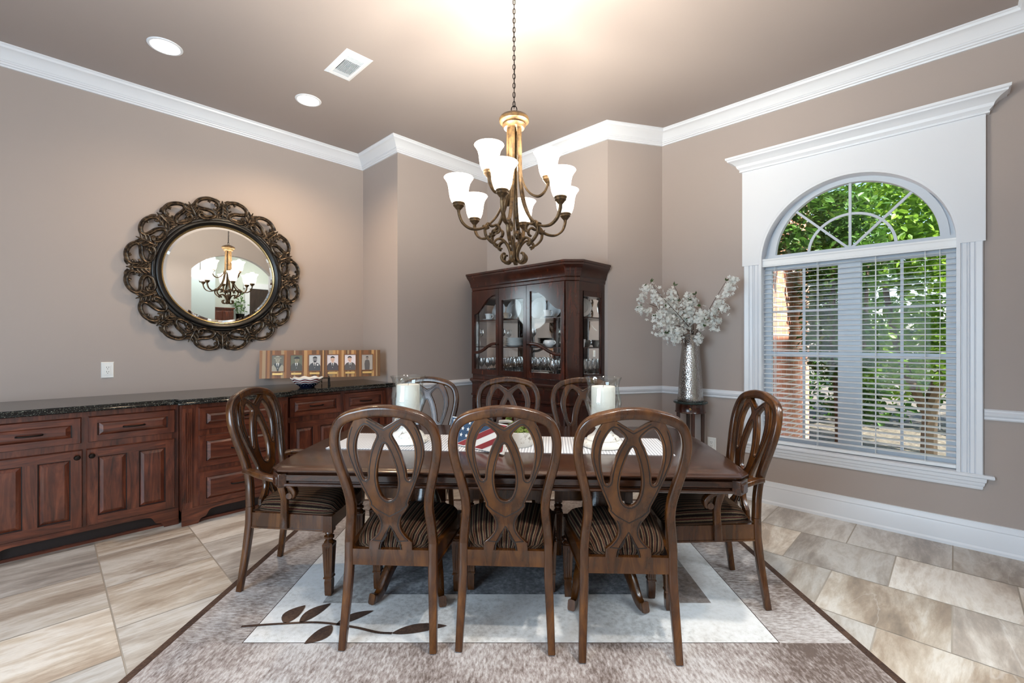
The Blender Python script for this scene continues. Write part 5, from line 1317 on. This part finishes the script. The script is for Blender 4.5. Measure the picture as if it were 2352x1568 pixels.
for ring, z, r in ((20, .020, .0855), (22, .030, .098)):
    for i in range(ring):
        a = 2 * PI * i / ring + z * 9; bm2.lathe([(0, -.0016), (.0022, 0), (0, .0016)], 5, (r * math.cos(a), r * math.sin(a), z), 0)
bm2.build('body', [M['white'], plain('glaze_dark_red', '6E1C24', .15), plain('glaze_navy', '141A33', .12)], bowl, smooth=60)

# ================================================================== the hall seen in the mirror
pn = thing('pendant_lamp', 'lit glass bowl pendant in the hall, seen in the mirror', 'ceiling light', (1.25, 2.14, 0))
MB().lathe([(0, 2.36), (.06, 2.365), (.13, 2.40), (.18, 2.46), (.20, 2.52), (.19, 2.525), (.12, 2.42), (0, 2.38)], 36).build('bowl', M['shade'], pn)
MB().tube([(0, 0, 2.36), (0, 0, 3.40)], .006, 8).lathe([(0, 2.30), (.012, 2.315), (.016, 2.33), (.010, 2.345), (.02, 2.36), (0, 2.362)], 14).build('rod', M['chand'], pn)
hc_ = thing('hall_cabinet', 'dark brown wooden cabinet in the hall, seen in the mirror', 'cabinet', (3.38, 2.98, 0))
MB().box(-.18, .18, -.25, .25, .06, 1.86).box(-.17, .17, -.24, .24, 0, .06).build('body', M['cab'], hc_, bevel=.004)
MB().box(-.20, .20, -.27, .27, 1.86, 1.895).build('top', M['cab'], hc_, bevel=.005)
for s in (-1, 1): MB().box(-.195, -.18, min(s * .01, s * .235), max(s * .01, s * .235), .12, 1.80).build('door', M['cab'], hc_, bevel=.004)
dr = bpy.data.objects.new('door_1', None); COL.objects.link(dr); struct(dr); dr.location = (3.6, 4.1, 0)
m = MB(); m.box(-.04, 0, -.53, -.42, 0, 2.52); m.box(-.04, 0, .42, .53, 0, 2.52); m.box(-.05, 0, -.56, .56, 2.42, 2.56); m.build('casing', M['trim'], dr, smooth=0)
dk = wood('dark_door_wood', '231812', '3A2A22', '4C392E', (10, 10, 1.4), .4, .2)
m = MB(); m.box(-.03, 0, -.42, .42, 0, 2.42); m.build('leaf', dk, dr, smooth=0)
m = MB()
ap = [(-.30, 1.30), (-.30, 2.10)] + [(.30 * math.cos(PI - PI * i / 12), 2.10 + .14 * math.sin(PI - PI * i / 12)) for i in range(13)] + [(.30, 2.10), (.30, 1.30)]
m.prism(ap, -.042, -.03, 'x'); m.prism([(-.30, .2), (-.30, 1.1), (.30, 1.1), (.30, .2)], -.042, -.03, 'x'); m.build('panel', dk, dr, smooth=0)
hp_ = thing('hall_plant', 'tall vase with a leafy plant beside the hall door, seen in the mirror', 'plant', (3.40, 3.42, 0))
MB().lathe([(0, 0), (.10, 0), (.11, .1), (.07, .8), (.09, 1.7), (.10, 1.76), (.09, 1.76), (0, 1.6)], 24).build('vase', M['iron'], hp_)
lm = MB()
for _ in range(60):
    c = Vector((max(-.15, min(.15, random.gauss(0, .06))), max(-.15, min(.15, random.gauss(0, .06))), 1.95 + random.gauss(0, .12))); a = Vector((random.gauss(0, 1), random.gauss(0, 1), random.gauss(.4, .6))).normalized(); s = a.orthogonal().normalized()
    lm.add([c, c + a * .04 + s * .022, c + a * .09, c + a * .04 - s * .022], [(0, 1, 2, 3)])
for _ in range(8): lm.tube([(0, 0, 1.6), (random.gauss(0, .05), random.gauss(0, .05), 2.0)], .003, 5)
lm.build('foliage', M['leaf_dark'], hp_, smooth=0)
